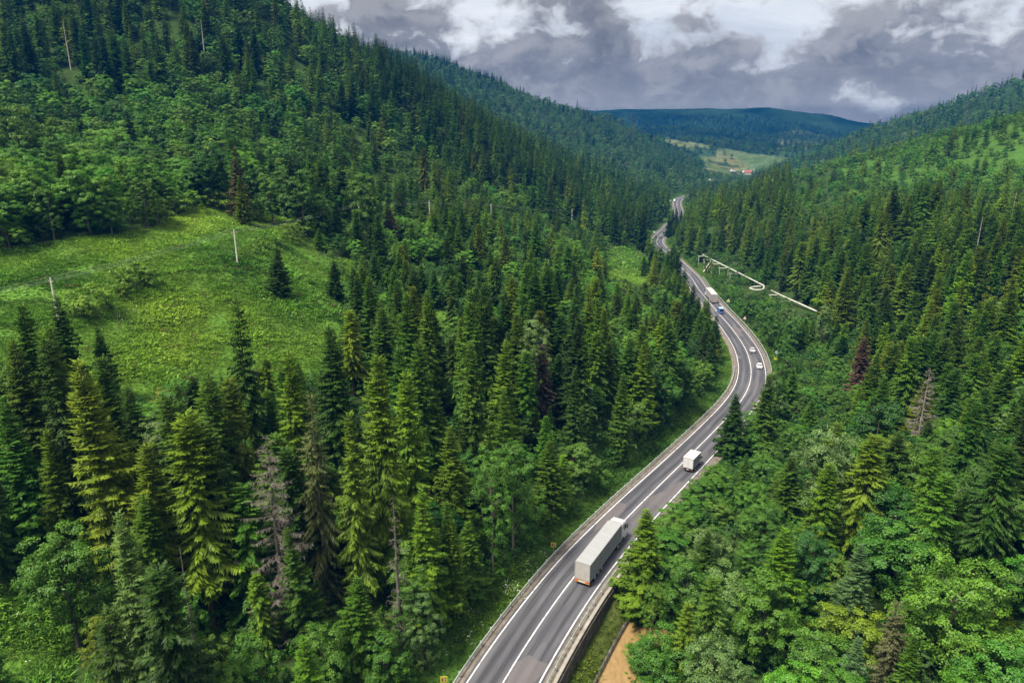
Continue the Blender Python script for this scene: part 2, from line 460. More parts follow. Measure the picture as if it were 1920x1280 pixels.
# ------------------------------------------------------------------ object helpers
def mesh_np(name, v, f, mat=None, attrs=None, smooth_=False):
    """mesh from numpy vertices and quads/triangles (all faces the same size)"""
    v = np.asarray(v, np.float32); f = np.asarray(f, np.int32)
    me = bpy.data.meshes.new(name)
    k = f.shape[1]
    me.vertices.add(len(v)); me.vertices.foreach_set('co', v.ravel())
    me.loops.add(f.size); me.loops.foreach_set('vertex_index', f.ravel())
    me.polygons.add(len(f)); me.polygons.foreach_set('loop_start', np.arange(0, f.size, k, dtype=np.int32))
    me.update(calc_edges=True)
    for nm, (ty, dom, dat) in (attrs or {}).items():
        a = me.attributes.new(nm, ty, dom)
        a.data.foreach_set({'FLOAT': 'value', 'FLOAT_COLOR': 'color', 'FLOAT_VECTOR': 'vector', 'INT': 'value', 'FLOAT2': 'vector'}[ty], np.asarray(dat, np.int32 if ty == 'INT' else np.float32).ravel())
    if mat is not None: me.materials.append(mat)
    if smooth_: me.polygons.foreach_set('use_smooth', np.ones(len(f), bool))
    me.validate()
    return me
def link(name, me, parent=None, loc=None, rotz=0.):
    o = bpy.data.objects.new(name, me); COL.objects.link(o)
    if parent is not None: o.parent = parent
    if loc is not None: o.location = [float(q) for q in loc]
    if rotz: o.rotation_euler = (0, 0, rotz)
    return o
def tag(o, label=None, cat=None, group=None, kind=None):
    for k, v in (('label', label), ('category', cat), ('group', group), ('kind', kind)):
        if v: o[k] = v
    return o
def empty(name, loc, rotz=0., label=None, cat=None, group=None):
    o = link(name, None, None, loc, rotz); o.empty_display_size = .5
    return tag(o, label, cat, group)

class MB:
    """collects boxes, tubes, prisms into ONE mesh"""
    def __init__(s): s.bm = bmesh.new()
    def box(s, a, b, bevel=0.):
        a, b = Vector(a), Vector(b)
        r = bmesh.ops.create_cube(s.bm, size=1.0, matrix=Matrix.Translation((a + b) / 2) @ Matrix.Diagonal((*[max(abs(q), 1e-4) for q in (b - a)], 1)))
        if bevel: bmesh.ops.bevel(s.bm, geom=list({e for v in r['verts'] for e in v.link_edges}), offset=bevel, segments=2, affect='EDGES', profile=.6)
        return s
    def tube(s, pts, r, n=6, caps=True):
        pts = [Vector([float(q) for q in p]) for p in pts]
        rs = r if isinstance(r, (list, tuple)) else [r] * len(pts)
        rings = []
        for i, p in enumerate(pts):
            t = (pts[min(i + 1, len(pts) - 1)] - pts[max(i - 1, 0)]).normalized()
            u = t.cross(Vector((0, 0, 1)))
            u = u.normalized() if u.length > 1e-3 else Vector((1, 0, 0))
            w = t.cross(u).normalized()
            rings.append([s.bm.verts.new(p + (u * math.cos(6.28318 * j / n) + w * math.sin(6.28318 * j / n)) * rs[i]) for j in range(n)])
        for a, b in zip(rings, rings[1:]):
            for j in range(n): s.bm.faces.new((a[j], a[(j + 1) % n], b[(j + 1) % n], b[j]))
        if caps: s.bm.faces.new(rings[0][::-1]); s.bm.faces.new(rings[-1])
        return s
    def prism(s, prof, x0, x1, axis='x', taper=None):
        """polygon (u,v) extruded along an axis; taper: (scale, centre u) at both ends is left out"""
        def pt(u, v, w): return {'x': (w, u, v), 'y': (u, w, v), 'z': (u, v, w)}[axis]
        a = [s.bm.verts.new(pt(u, v, x0)) for u, v in prof]; b = [s.bm.verts.new(pt(u, v, x1)) for u, v in prof]
        n = len(prof)
        for i in range(n): s.bm.faces.new((a[i], a[(i + 1) % n], b[(i + 1) % n], b[i]))
        s.bm.faces.new(a[::-1]); s.bm.faces.new(b)
        return s
    def cyl(s, c, r, h, axis='x', n=18, r2=None):
        """drum centred on c, length h along an axis"""
        c = Vector(c); d = {'x': Vector((1, 0, 0)), 'y': Vector((0, 1, 0)), 'z': Vector((0, 0, 1))}[axis]
        return s.tube([c - d * h / 2, c + d * h / 2], [r, r if r2 is None else r2], n)
    def build(s, name, mat, parent=None, bevel=0., smooth_=False):
        bmesh.ops.recalc_face_normals(s.bm, faces=s.bm.faces)
        if bevel: bmesh.ops.bevel(s.bm, geom=list(s.bm.edges), offset=bevel, segments=2, affect='EDGES', profile=.6)
        me = bpy.data.meshes.new(name); s.bm.to_mesh(me); s.bm.free()
        if mat is not None: me.materials.append(mat)
        if smooth_: me.polygons.foreach_set('use_smooth', np.ones(len(me.polygons), bool))
        return link(name, me, parent)

def in_poly(px, py, poly):
    px, py = np.asarray(px), np.asarray(py)
    c = np.zeros(px.shape, bool)
    n = len(poly)
    for i in range(n):
        (x1, y1), (x2, y2) = poly[i], poly[(i + 1) % n]
        if y1 == y2: continue
        c ^= ((y1 > py) != (y2 > py)) & (px < (x2 - x1) * (py - y1) / (y2 - y1) + x1)
    return c
# ------------------------------------------------------------------ what grows where (outlines measured on the photo, tested on ground points)
MEADOW = [(-400, 500), (0, 470), (130, 450), (280, 430), (380, 380), (470, 395), (590, 425), (600, 480), (665, 490), (655, 560), (650, 640), (610, 690), (560, 745), (300, 760), (200, 740), (90, 700), (-400, 760)]
GLADES = [[(1135, 472), (1180, 455), (1225, 495), (1215, 540), (1140, 520)], [(-200, 1110), (150, 1100), (150, 1200), (110, 1300), (-200, 1400)], [(640, 385), (700, 370), (760, 400), (690, 410)],
          [(760, 560), (850, 590), (850, 650), (760, 620)]]
SCRUB = [(1560, 318), (1700, 270), (1835, 228), (1925, 200), (2100, 150), (2100, 345), (1800, 340), (1620, 350)]
FIELDS = [[(1245, 258), (1300, 270), (1300, 283), (1245, 266)], [(1290, 266), (1332, 272), (1330, 280), (1290, 274)],
          [(1345, 277), (1400, 287), (1475, 296), (1472, 308), (1420, 322), (1405, 335), (1330, 322), (1310, 292), (1345, 293)],
          [(1300, 320), (1335, 312), (1365, 325), (1360, 338), (1330, 345), (1310, 332)]]
PALE = [[(1465, 248), (1500, 243), (1550, 256), (1565, 268), (1520, 288), (1470, 290), (1455, 275)]]

def build_ground():
    ang = np.unique(np.concatenate([np.arange(-180, -48, 3.), np.arange(-48, 48, .2), np.arange(48, 180.01, 3.)]))
    rad = np.concatenate([[2., 12.], np.geomspace(25, 4400, 540)])
    A, Rr = np.meshgrid(np.radians(ang), rad)
    x, y = (Rr * np.sin(A)).ravel(), (Rr * np.cos(A)).ravel()
    h = H(x, y)
    na, nr = len(ang), len(rad)
    i = (np.arange(nr - 1)[:, None] * na + np.arange(na - 1)[None]).ravel()
    f = np.stack([i, i + 1, i + 1 + na, i + na], 1)[:, ::-1]
    v = np.stack([x, y, h], 1)
    px, py, z = proj(v)
    dist = np.hypot(x, y)
    col = np.tile(np.array([.027, .047, .013, 1.]), (len(v), 1))
    far = sstep(1350, 1900, dist)[:, None]
    col = col * (1 - far) + np.array([.022, .045, .02, 1.]) * far
    col[:, :3] *= 1 + far * np.clip(1.5 * fbm(x / 130, y / 130, 5), -.6, 1.2)[:, None]
    fr = z > 1
    grass = in_poly(px, py, MEADOW) & fr & (dist < 330)
    for g in GLADES: grass |= in_poly(px, py, g) & fr & (dist < 700)
    d, k = road_sd(x, y)
    verge = (np.abs(d) < 15) & (dist < 1500)
    col[verge] = (.035, .07, .012, 1)
    col[grass] = (.062, .125, .018, 1)
    scrub = in_poly(px, py, SCRUB) & fr & (dist > 330) & (dist < 1000)
    col[scrub] = (.042, .088, .016, 1)
    for q in FIELDS:
        m = in_poly(px, py, q) & (dist > 1200) & fr
        t = vnoise(x[m] / 60, y[m] / 160)[:, None]
        t2 = fbm(x[m] / 45 + 5, y[m] / 45, 4)[:, None]
        cc = np.clip(np.array([.095, .125, .045, 1.]) + t * np.array([.13, .06, .05, 0]) + t2 * .07, .02, 1)
        col[m] = np.where((t2 < -.3), np.array([.03, .055, .02, 1.]), cc)
    for q in PALE:
        m = in_poly(px, py, q) & (dist > 2000) & fr
        col[m] = (.12, .14, .07, 1)
    e = np.abs(d) - WALL
    led = (d > 0) & (e > -1) & (e < 3.3) & (k < K_WALL + 12)
    col[led] = (.045, .06, .015, 1)
    col[:, 3] = 1
    me = mesh_np('ground', v, f, M['ground'], {'cover': ('FLOAT_COLOR', 'POINT', col)}, True)
    o = link('ground', me); o['kind'] = 'structure'

def strip(name, k0, k1, prof, mat, kind='structure', uv=False, step=1):
    """ribbon along the road; prof = [(offset, height) ...] across, offsets may be functions of k"""
    ks = np.arange(k0, min(k1, len(ROAD) - 1), step)
    n = len(prof)
    v = np.zeros((len(ks), n, 3)); u = np.zeros((len(ks), n, 2))
    for j, (o, h) in enumerate(prof):
        off = np.array([o(k) for k in ks]) if callable(o) else np.full(len(ks), float(o))
        v[:, j, 0] = ROAD[ks, 0] + RN[ks, 0] * off; v[:, j, 1] = ROAD[ks, 1] + RN[ks, 1] * off; v[:, j, 2] = h
        u[:, j, 0] = off; u[:, j, 1] = RS[ks]
    i = (np.arange(len(ks) - 1)[:, None] * n + np.arange(n - 1)[None]).ravel()
    f = np.stack([i, i + 1, i + 1 + n, i + n], 1)
    me = mesh_np(name, v.reshape(-1, 3), f, mat)
    if uv:
        l = me.uv_layers.new(name='lane')
        idx = np.empty(len(me.loops), np.int32); me.loops.foreach_get('vertex_index', idx)
        l.data.foreach_set('uv', u.reshape(-1, 2)[idx].astype(np.float32).ravel())
    o = link(name, me)
    if kind: o['kind'] = kind
    return o
EDGE_L = lambda k: -4.4 + .75 * float(sstep(90, 230, float(k)))
EDGE_R = lambda k: 4.3 - .15 * float(sstep(150, 260, float(k)))
RAIL_L = lambda k: EDGE_L(k) - 1.25
WALL_END = 176

def build_road():
    K1 = road_k((250, 960))
    strip('road', 0, K1, [(lambda k: EDGE_L(k) - .45, -.03), (lambda k: EDGE_L(k) - .4, 0), (-2, .0), (0, .0), (2, .0), (lambda k: EDGE_R(k) + .4, 0), (lambda k: EDGE_R(k) + .45, -.03)], M['asphalt'], uv=True)
    strip('gravel_shoulder', 0, K1, [(lambda k: EDGE_L(k) - 2.1, -.42), (lambda k: EDGE_L(k) - 1.3, -.07), (lambda k: EDGE_L(k) - .43, -.012)], M['gravel'])
    strip('gravel_shoulder', 0, K1, [(lambda k: EDGE_R(k) + .43, -.012), (lambda k: EDGE_R(k) + 1.2, -.05), (lambda k: EDGE_R(k) + 2.2, -.42)], M['gravel'])
    w = .105
    for nm, c in (('edge_line', EDGE_L), ('edge_line', EDGE_R), ('centre_line', lambda k: 0.)):
        strip(nm, 0, K1, [(lambda k, c=c: c(k) - w, .006), (lambda k, c=c: c(k) + w, .006)], M['line'])
    # bright grass verge edge between rail and bushes is grown later; retaining wall, ledge wall and stream
    s = strip('retaining_wall', 10, WALL_END, [(5.85, -.3), (5.85, .12), (WALL - .02, .14), (WALL, .1)], M['concrete'], kind=None)
    s.name = 'coping'
    root = empty('retaining_wall', at_road(60, WALL - .5), 0, 'dark stone retaining wall with pale concrete top between road and muddy stream', 'retaining wall')
    s.parent = root; s.matrix_parent_inverse = Matrix.Translation(root.location).inverted()
    fc = strip('stone_face', 10, WALL_END, [(WALL - .005, .09), (WALL + .12, -1.4), (WALL + .25, -3.2)], M['wall'], kind=None)
    fc.parent = root; fc.matrix_parent_inverse = Matrix.Translation(root.location).inverted()
    lw = strip('ledge_wall', 10, WALL_END, [(WALL + 3.0, -3.9), (WALL + 3.02, -3.4), (WALL + 3.27, -3.42), (WALL + 3.36, -5.2)], M['wall'], kind=None)
    tag(lw, 'low grey concrete ledge wall along the edge of the muddy stream', 'low wall')
    st = strip('stream', 10, 162, [(WALL + 3.3, WATER_H), (WALL + 7, WATER_H), (WALL + 14.5, WATER_H)], M['water'])

def beam(k0, k1, off, h0, h1, th=.09, step=1):
    """W-shaped guard rail beam along the road"""
    prof = [(-.02, h1), (.05, h1), (.09, h1 - .08), (.02, (h0 + h1) / 2 + .02), (.02, (h0 + h1) / 2 - .02), (.09, h0 + .08), (.05, h0), (-.02, h0)]
    ks = np.arange(k0, k1, step); n = len(prof)
    v = np.zeros((len(ks), n, 3))
    for j, (o, h) in enumerate(prof):
        of = np.array([off(k) for k in ks]) + o * (th / .09)
        v[:, j, 0] = ROAD[ks, 0] + RN[ks, 0] * of; v[:, j, 1] = ROAD[ks, 1] + RN[ks, 1] * of; v[:, j, 2] = h
    i = np.arange(len(ks) - 1)[:, None] * n
    j = np.arange(n)[None]
    f = np.stack([(i + j).ravel(), (i + (j + 1) % n).ravel(), (i + n + (j + 1) % n).ravel(), (i + n + j).ravel()], 1)
    return v.reshape(-1, 3), f

def guardrail(k0, k1, off, label, side, every=3, h=(.45, .78), th=.09):
    root = empty('guardrail', at_road((k0 + k1) // 2, off((k0 + k1) // 2)), 0, label, 'guardrail')
    inv = Matrix.Translation(root.location).inverted()
    v, f = beam(k0, k1, off, h[0], h[1], th)
    b = link('rail', mesh_np('rail', v, f, M['galv']), root); b.matrix_parent_inverse = inv
    mb = MB().box((-.06, -.07, -.6), (.06, .07, h[1] + .04))
    p0 = None
    for k in range(k0 + 1, k1, every):
        q = at_road(k, off(k) + side * .12)
        if p0 is None: p0 = o = mb.build('post', M['galv'], root)
        else:
            o = p0.copy(); COL.objects.link(o)
        o.matrix_parent_inverse = inv; o.location = [float(c) for c in q]
        o.rotation_euler = (0, 0, math.atan2(RT[k, 1], RT[k, 0]))
    return root

def build_rails():
    kL1 = road_k(G(1402, 690))
    guardrail(95, kL1, RAIL_L, 'long galvanised guardrail on the forest side of the road, left of both near trucks', -1, 3)
    guardrail(110, WALL_END, lambda k: 5.35, 'thin steel guardrail on top of the retaining wall above the muddy stream', 1, 3, (.5, .66), .06)
    kR0, kR1 = road_k(G(1409, 700)), road_k(G(1296, 520))
    guardrail(kR0, kR1, lambda k: 5.75, 'guardrail on the outer side of the bend beside the two silver cars', 1, 3)
    guardrail(road_k((100, 470)), road_k((135, 590)), lambda k: -5.2, 'distant guardrail along the far stretch of road with two dark cars', -1, 4)
# ------------------------------------------------------------------ tree meshes (numpy; every spray and leaf is a small face)
def kites(base, d, up, ln, wd, fold=.0):
    """one 4-cornered leaf spray per row: base point, direction, face normal hint, length, width"""
    d = d / np.linalg.norm(d, axis=1)[:, None]
    s = np.cross(d, up); s /= np.linalg.norm(s, axis=1)[:, None] + 1e-9
    m = base + d * (ln * .42)[:, None]
    drop = np.array([0, 0, -1.]) * (ln * fold)[:, None]
    v = np.stack([base, m + s * (wd * .5)[:, None], base + d * ln[:, None] + drop, m - s * (wd * .5)[:, None]], 1)
    return v.reshape(-1, 3)
def quadidx(n):
    return np.arange(n * 4).reshape(n, 4)

def cone_mesh(pts, rad, n=7):
    """tapered tube as quads -> v, f"""
    pts = np.asarray(pts, float); rad = np.asarray(rad, float)
    a = np.arange(n) * 2 * np.pi / n
    t = np.gradient(pts, axis=0); t /= np.linalg.norm(t, axis=1)[:, None] + 1e-9
    ref = np.where(np.abs(t[:, 2:3]) > .9, [[1., 0, 0]], [[0, 0, 1.]])
    u = np.cross(t, ref); u /= np.linalg.norm(u, axis=1)[:, None]; w = np.cross(t, u)
    v = pts[:, None] + rad[:, None, None] * (u[:, None] * np.cos(a)[None, :, None] + w[:, None] * np.sin(a)[None, :, None])
    i = np.arange(len(pts) - 1)[:, None] * n; j = np.arange(n)[None]
    f = np.stack([(i + j).ravel(), (i + (j + 1) % n).ravel(), (i + n + (j + 1) % n).ravel(), (i + n + j).ravel()], 1)
    return v.reshape(-1, 3), f
def join(parts):
    vs, fs, o = [], [], 0
    for v, f in parts:
        vs.append(v); fs.append(f + o); o += len(v)
    return np.vstack(vs), np.vstack(fs)

def spruce(seed, Ht=28., Rad=3.4, c0=.1, dens=1., lod=0, droop=1., gaps=.0, power=.8):
    """Norway spruce: whorls of drooping branches hung with needle sprays.  -> crown (v,f,leaf), trunk (v,f)"""
    r = np.random.default_rng(seed)
    spacing = (.50, .95, 2.1)[lod]
    zs = []; z = Ht * c0
    while z < Ht - .35:
        zs.append(z); z += spacing * (.55 + .6 * (Ht - z) / Ht) * r.uniform(.7, 1.3)
    B, Dh, Ln, El, Wt = [], [], [], [], []
    asym = r.uniform(0, 6.28); lean = r.normal(0, .012, 2)
    lump = r.uniform(.75, 1.2, 40)
    for z in zs:
        u = (Ht - z) / (Ht * (1 - c0))
        prof = u ** (power * .85) * (1 - .3 * max(0, u - .8) / .2) * 1.22
        nb = r.integers(4, 8) if lod < 2 else 5
        a0 = r.uniform(0, 6.28)
        for b in range(nb):
            if r.random() < gaps: continue
            a = a0 + b * 6.283 / nb + r.normal(0, .22)
            sec = lump[int((a % 6.283) / 6.283 * 5) + 5 * int(min(7, u * 7.9))]
            l = Rad * prof * r.uniform(.62, 1.15) * sec * (1 + .12 * math.cos(a - asym)) + .22
            B.append((lean[0] * z, lean[1] * z, z + r.normal(0, .12))); Dh.append((math.cos(a), math.sin(a))); Ln.append(l)
            El.append(.75 - 1.35 * min(1, u * 1.6) ** .7 * droop + r.normal(0, .1)); Wt.append(u)
    B, Dh, Ln, El, Wt = map(np.array, (B, Dh, Ln, El, Wt))
    nb = len(B)
    bl = r.random(nb)                       # every branch has its own shade of needle
    def bpt(i, s):
        """point at fraction s of branch i"""
        dz = Ln[i] * (np.tan(np.clip(El[i], -1.0, .9)) * s * .75 + (.28 * Wt[i]) * s ** 2.4)
        return B[i] + np.stack([Dh[i, 0] * Ln[i] * s, Dh[i, 1] * Ln[i] * s, dz], 1)
    if lod == 2:
        i = np.arange(nb); p0, p1 = bpt(i, np.zeros(nb)), bpt(i, np.ones(nb))
        d = p1 - p0; ln = np.linalg.norm(d, axis=1)
        v = kites(p0, d, np.tile([0, 0, 1.], (nb, 1)) + r.normal(0, .3, (nb, 3)), ln, ln * .75 + .35, .12)
        sd = np.stack([-d[:, 1], d[:, 0], d[:, 2]], 1)
        mid = (p0 + p1) / 2
        v2 = kites(mid, d * .6 + sd * .5 - [0, 0, .5], np.tile([0, 0, 1.], (nb, 1)), ln * .6, ln * .4 + .2, .25)
        v3 = kites(mid, d * .6 - sd * .5 - [0, 0, .5], np.tile([0, 0, 1.], (nb, 1)), ln * .6, ln * .4 + .2, .25)
        V = np.vstack([v, v2, v3]); leaf = np.tile(bl, 3)
    else:
        step = (.15, .42)[lod] / dens
        cnt = np.maximum(2, (Ln / step).astype(int))
        i = np.repeat(np.arange(nb), cnt)
        s = np.concatenate([(np.arange(c) + .5) / c for c in cnt])
        s = .12 + .88 * s
        base = bpt(i, s)
        fwd = bpt(i, np.minimum(s + .1, 1.1)) - base
        fwd /= np.linalg.norm(fwd, axis=1)[:, None]
        lat = np.stack([-Dh[i, 1], Dh[i, 0], np.zeros(len(i))], 1)
        Vs, Lf = [], []
        for sg in (-1, 1):
            k = len(i)
            d = fwd * r.uniform(.45, .9, (k, 1)) + lat * sg * r.uniform(.6, 1.0, (k, 1)) + np.array([0, 0, -1.]) * (r.uniform(.1, .55, (k, 1)) * np.minimum(1, Wt[i] * 2.2)[:, None] * droop)
            ln = (.26 + .30 * Ln[i] * (1.12 - s)) * r.uniform(.7, 1.3, k)
            if lod == 1: ln *= 1.15
            up = np.array([0, 0, 1.]) + lat * sg * .25 + r.normal(0, .28, (k, 3))
            Vs.append(kites(base, d, up, ln, ln * (.25, .42)[lod] + .04, .14)); Lf.append(bl[i] * .55 + .45 * r.random(k))
        k = len(i)                           # sprays hanging under the branch
        hang = r.random(k) < (.55 if lod == 0 else .5) * droop
        ii = i[hang]; kk = len(ii)
        d = np.array([0, 0, -1.]) + fwd[hang] * .55 + r.normal(0, .18, (kk, 3))
        ln = (.35 + .22 * Ln[ii]) * r.uniform(.6, 1.2, kk) * np.minimum(1, .35 + Wt[ii] * 1.5)
        Vs.append(kites(base[hang], d, lat[hang] + r.normal(0, .4, (kk, 3)), ln, ln * .36 + .05)); Lf.append(bl[ii] * .55 + .4 * r.random(kk))
        tip = bpt(np.arange(nb), np.full(nb, .93)); td = tip - bpt(np.arange(nb), np.full(nb, .75))
        Vs.append(kites(tip, td, np.tile([0, 0, 1.], (nb, 1)), np.full(nb, .45) + .1 * Ln, np.full(nb, .17))); Lf.append(bl * .6 + .4 * r.random(nb))
        V = np.vstack(Vs); leaf = np.concatenate(Lf)
    # leader
    top = np.array([[lean[0] * Ht, lean[1] * Ht, Ht - .9]])
    V = np.vstack([V, kites(top, np.array([[0, 0, 1.]]), np.array([[1., 0, 0]]), np.array([1.1]), np.array([.22])), kites(top, np.array([[0, 0, 1.]]), np.array([[0, 1., 0]]), np.array([1.1]), np.array([.22]))])
    leaf = np.append(leaf, [.5, .5])
    n = (9, 6, 4)[lod]
    zz = np.array([-.8, 0, .8, Ht * .3, Ht * .65, Ht * .97])
    rr = np.array([.55, .42, .34, .26, .15, .03]) * (Ht / 28.)
    tr = cone_mesh(np.stack([lean[0] * zz, lean[1] * zz, zz], 1), rr, n)
    return (V, quadidx(len(V) // 4), leaf), tr

def broadleaf(seed, Ht=15., Wd=9., c0=.22, lod=0, dens=1., nl=9, lsize=1., flat=.85):
    """broadleaved tree: trunk, limbs, billowing lobes made of leaf clumps"""
    r = np.random.default_rng(seed)
    zc = Ht * (c0 + (1 - c0) * .5); hh = Ht * (1 - c0) * .5; w2 = Wd * .5
    lobes = []
    m = nl + 5
    for q in range(m):
        zz = 1 - 2 * (q + .5) / m + r.normal(0, .07)
        zz = min(.93, max(-.93, zz))
        rr = math.sqrt(1 - zz * zz) * (1.0 if zz < .1 else 1 - .18 * zz)
        ph = q * 2.39996 + r.normal(0, .3); k = r.uniform(.58, .8)
        lobes.append((math.cos(ph) * rr * w2 * k, math.sin(ph) * rr * w2 * k, zc + zz * hh * r.uniform(.66, .82), w2 * r.uniform(.3, .46)))
    lobes.append((0, 0, zc, w2 * .62)); lobes.append((w2 * .1, 0, zc + hh * .35, w2 * .5))
    lobes = np.array(lobes)
    ncl = int((185, 120, 40)[lod] * dens)
    nleaf = (96, 36, 9)[lod]
    sel = np.arange(len(lobes))
    li = r.choice(sel, ncl * 3, p=lobes[:, 3] ** 2 / (lobes[:, 3] ** 2).sum())
    dr = r.normal(0, 1, (ncl * 3, 3)); dr[:, 2] += .45; dr /= np.linalg.norm(dr, axis=1)[:, None]
    cen = lobes[li, :3] + dr * lobes[li, 3:4] * r.uniform(.8, 1.06, (ncl * 3, 1)) * [1, 1, flat * max(1., hh / w2 * .75)]
    dd = np.linalg.norm((cen[:, None] - lobes[None, :, :3]) / [1, 1, flat * max(1., hh / w2 * .75)], axis=2) / lobes[None, :, 3]
    keep = np.where((dd < .6).sum(1) == 0)[0][:ncl]
    cen, dr = cen[keep], dr[keep]; ncl = len(cen)
    csz = r.uniform(.55, 1.0, ncl) * Wd * .075
    clf = r.random(ncl)
    i = np.repeat(np.arange(ncl), nleaf); k = len(i)
    off = r.normal(0, 1, (k, 3)); off /= np.linalg.norm(off, axis=1)[:, None]; off *= (r.random((k, 1)) ** .45)
    base = cen[i] + off * csz[i, None] * [1.2, 1.2, .7]
    base[:, 2] = np.maximum(base[:, 2], .1)
    nrm = dr[i] * .7 + off * .55 + [0, 0, .5] + r.normal(0, .34, (k, 3))
    d = np.cross(nrm, r.normal(0, 1, (k, 3))); d[:, 2] -= .25 * np.linalg.norm(d, axis=1)
    ln = (.25, .46, 1.1)[lod] * lsize * r.uniform(.6, 1.3, k) * (Wd / 9.) ** .5
    V = kites(base, d, nrm, ln, ln * .66, .08)
    leaf = clf[i] * .45 + .55 * r.random(k)
    parts = []
    n = (8, 5, 4)[lod]
    parts.append(cone_mesh([(0, 0, -.6), (0, 0, .3), (.1, .05, zc * .6), (.05, .1, zc + hh * .3)], [Wd * .036, Wd * .026, Wd * .019, Wd * .006], n))
    if lod < 1:
        for lb in lobes[:m:2]:
            z0 = max(.2 * Ht, min(zc, lb[2] - .4 * math.hypot(lb[0], lb[1]) - Ht * .1))
            parts.append(cone_mesh([(0.05, 0.05, z0), (lb[0] * .4, lb[1] * .4, z0 + (lb[2] - z0) * .6), (lb[0] * .8, lb[1] * .8, lb[2])], [Wd * .011, Wd * .007, .012], 5))
    return (V, quadidx(k), leaf), join(parts)

def dead_spruce(seed, Ht=24., Rad=3.2, c0=.1, twigs=1., nbr=90, broken=False):
    """bare dead spruce: pale trunk, thin drooping branches with grey twigs"""
    r = np.random.default_rng(seed)
    parts = [cone_mesh([(0, 0, -.8), (0, 0, Ht * .3), (.1, .06, Ht * .7), (.15, .1, Ht)], [.34, .27, .15, .06 if broken else .015], 8)]
    tw = []
    for q in range(nbr):
        z = Ht * (c0 + (1 - c0) * (q + r.random()) / nbr * .98); u = (Ht - z) / (Ht * (1 - c0))
        l = Rad * (u ** .7) * r.uniform(.35, 1.1) * (1 - .3 * max(0, u - .8) / .2) + .2
        a = r.uniform(0, 6.283); e = .35 - .75 * u + r.normal(0, .12)
        s = np.linspace(0, 1, 4)
        p = np.stack([math.cos(a) * l * s, math.sin(a) * l * s, z + l * (e * s + .3 * u * s ** 2.2)], 1)
        parts.append(cone_mesh(p, np.array([.05, .038, .025, .01]) * (.5 + .7 * u), 4))
        m = int(l * 9 * twigs)
        if m:
            ss = r.uniform(.25, 1, m)
            b = np.stack([np.interp(ss, s, p[:, c]) for c in range(3)], 1)
            lat = np.array([-math.sin(a), math.cos(a), 0])
            d = lat * r.choice([-1, 1], m)[:, None] * r.uniform(.4, 1, (m, 1)) + np.array([math.cos(a), math.sin(a), 0]) * .5 + np.array([0, 0, -1.]) * r.uniform(.1, .9, (m, 1))
            ln = r.uniform(.35, .9, m) * (.5 + .5 * u)
            tw.append(kites(b, d, np.array([0, 0, 1.]) + r.normal(0, .6, (m, 3)), ln, np.full(m, .04) + .02 * r.random(m)))
    V = np.vstack(tw) if tw else np.zeros((0, 3))
    return (V, quadidx(len(V) // 4), r.random(len(V) // 4)), join(parts)

def tuft(seed, n=70, h=.75, w=.55, bw=.09):
    r = np.random.default_rng(seed)
    b = np.concatenate([r.normal(0, w * .5, (n, 2)), np.zeros((n, 1)) - .05], 1)
    lean = r.normal(0, .2, 2)
    d = np.concatenate([r.normal(0, .45, (n, 2)) + b[:, :2] * .7 + lean, np.ones((n, 1)) * .9], 1)
    ln = h * r.uniform(.5, 1.2, n)
    V = kites(b, d, r.normal(0, 1, (n, 3)) + [0, 0, .4], ln, bw * r.uniform(.7, 1.5, n), .3)
    return V, quadidx(n), r.random(n)

LIB = bpy.data.collections.new('tree_patterns')        # never linked to the scene: only meshes to copy from

def tree_meshes(kind, crown, trunk, cm, tm):
    v, f, lf = crown
    a = mesh_np(kind + '_crown', v, f, cm, {'leaf': ('FLOAT', 'FACE', lf)})
    b = mesh_np(kind + '_trunk', trunk[0], trunk[1], tm, None, True)
    return a, b
def merged_mesh(kind, crown, trunk, cm, tm):
    """crown and trunk in one mesh, for the far trees of a forest"""
    v, f = join([(crown[0], crown[1]), trunk])
    lf = np.concatenate([crown[2], np.full(len(trunk[1]), .5)])
    me = mesh_np(kind, v, f, cm, {'leaf': ('FLOAT', 'FACE', lf)})
    me.materials.append(tm)
    mi = np.zeros(len(f), np.int32); mi[len(crown[1]):] = 1
    me.polygons.foreach_set('material_index', mi)
    return me

NS, NB = 7, 7
SP0 = [spruce(100 + i, 28, rad, c0, 1.05, 0, dr, gp, pw) for i, (rad, c0, dr, gp, pw) in enumerate([(3.3, .08, 1, .05, .8), (3.0, .14, 1.1, .1, .75), (3.7, .05, .9, .05, .85), (2.7, .16, 1.15, .16, .7), (3.9, .04, .85, .0, .95), (3.1, .22, 1.1, .2, .65), (4.3, .02, .8, .0, 1.0), (3.0, .3, 1.25, .3, .55), (4.2, .05, .75, .12, 1.15), (2.7, .1, 1.35, .26, .5)])]
SP1 = [spruce(140 + i, 28, rad, c0, 1., 1, dr, gp, pw) for i, (rad, c0, dr, gp, pw) in enumerate([(3.7, .06, 1, .05, .8), (3.3, .12, 1.1, .1, .75), (4.1, .04, .9, .0, .85), (3.0, .16, 1.1, .15, .7)])]
SP2 = [spruce(170 + i, 28, rad, c0, 1., 2, 1., .0, .85) for i, (rad, c0) in enumerate([(3.4, .08), (3.0, .12), (3.8, .06)])]
BL0 = [broadleaf(200 + i, 15, wd, c0, 0, dn, nl, ls) for i, (wd, c0, dn, nl, ls) in enumerate([(9, .08, 1.1, 10, 1), (8, .05, 1.05, 9, .9), (10.5, .1, 1.3, 12, 1), (7, .04, .95, 9, .85), (9.5, .03, 1.25, 11, 1.1), (6.2, .03, .9, 10, .8), (11.5, .08, 1.4, 14, 1)])]
BL1 = [broadleaf(240 + i, 15, wd, c0, 1, 1, nl, 1) for i, (wd, c0, nl) in enumerate([(9, .05, 10), (8, .03, 9), (10.5, .08, 12), (7, .02, 9)])]
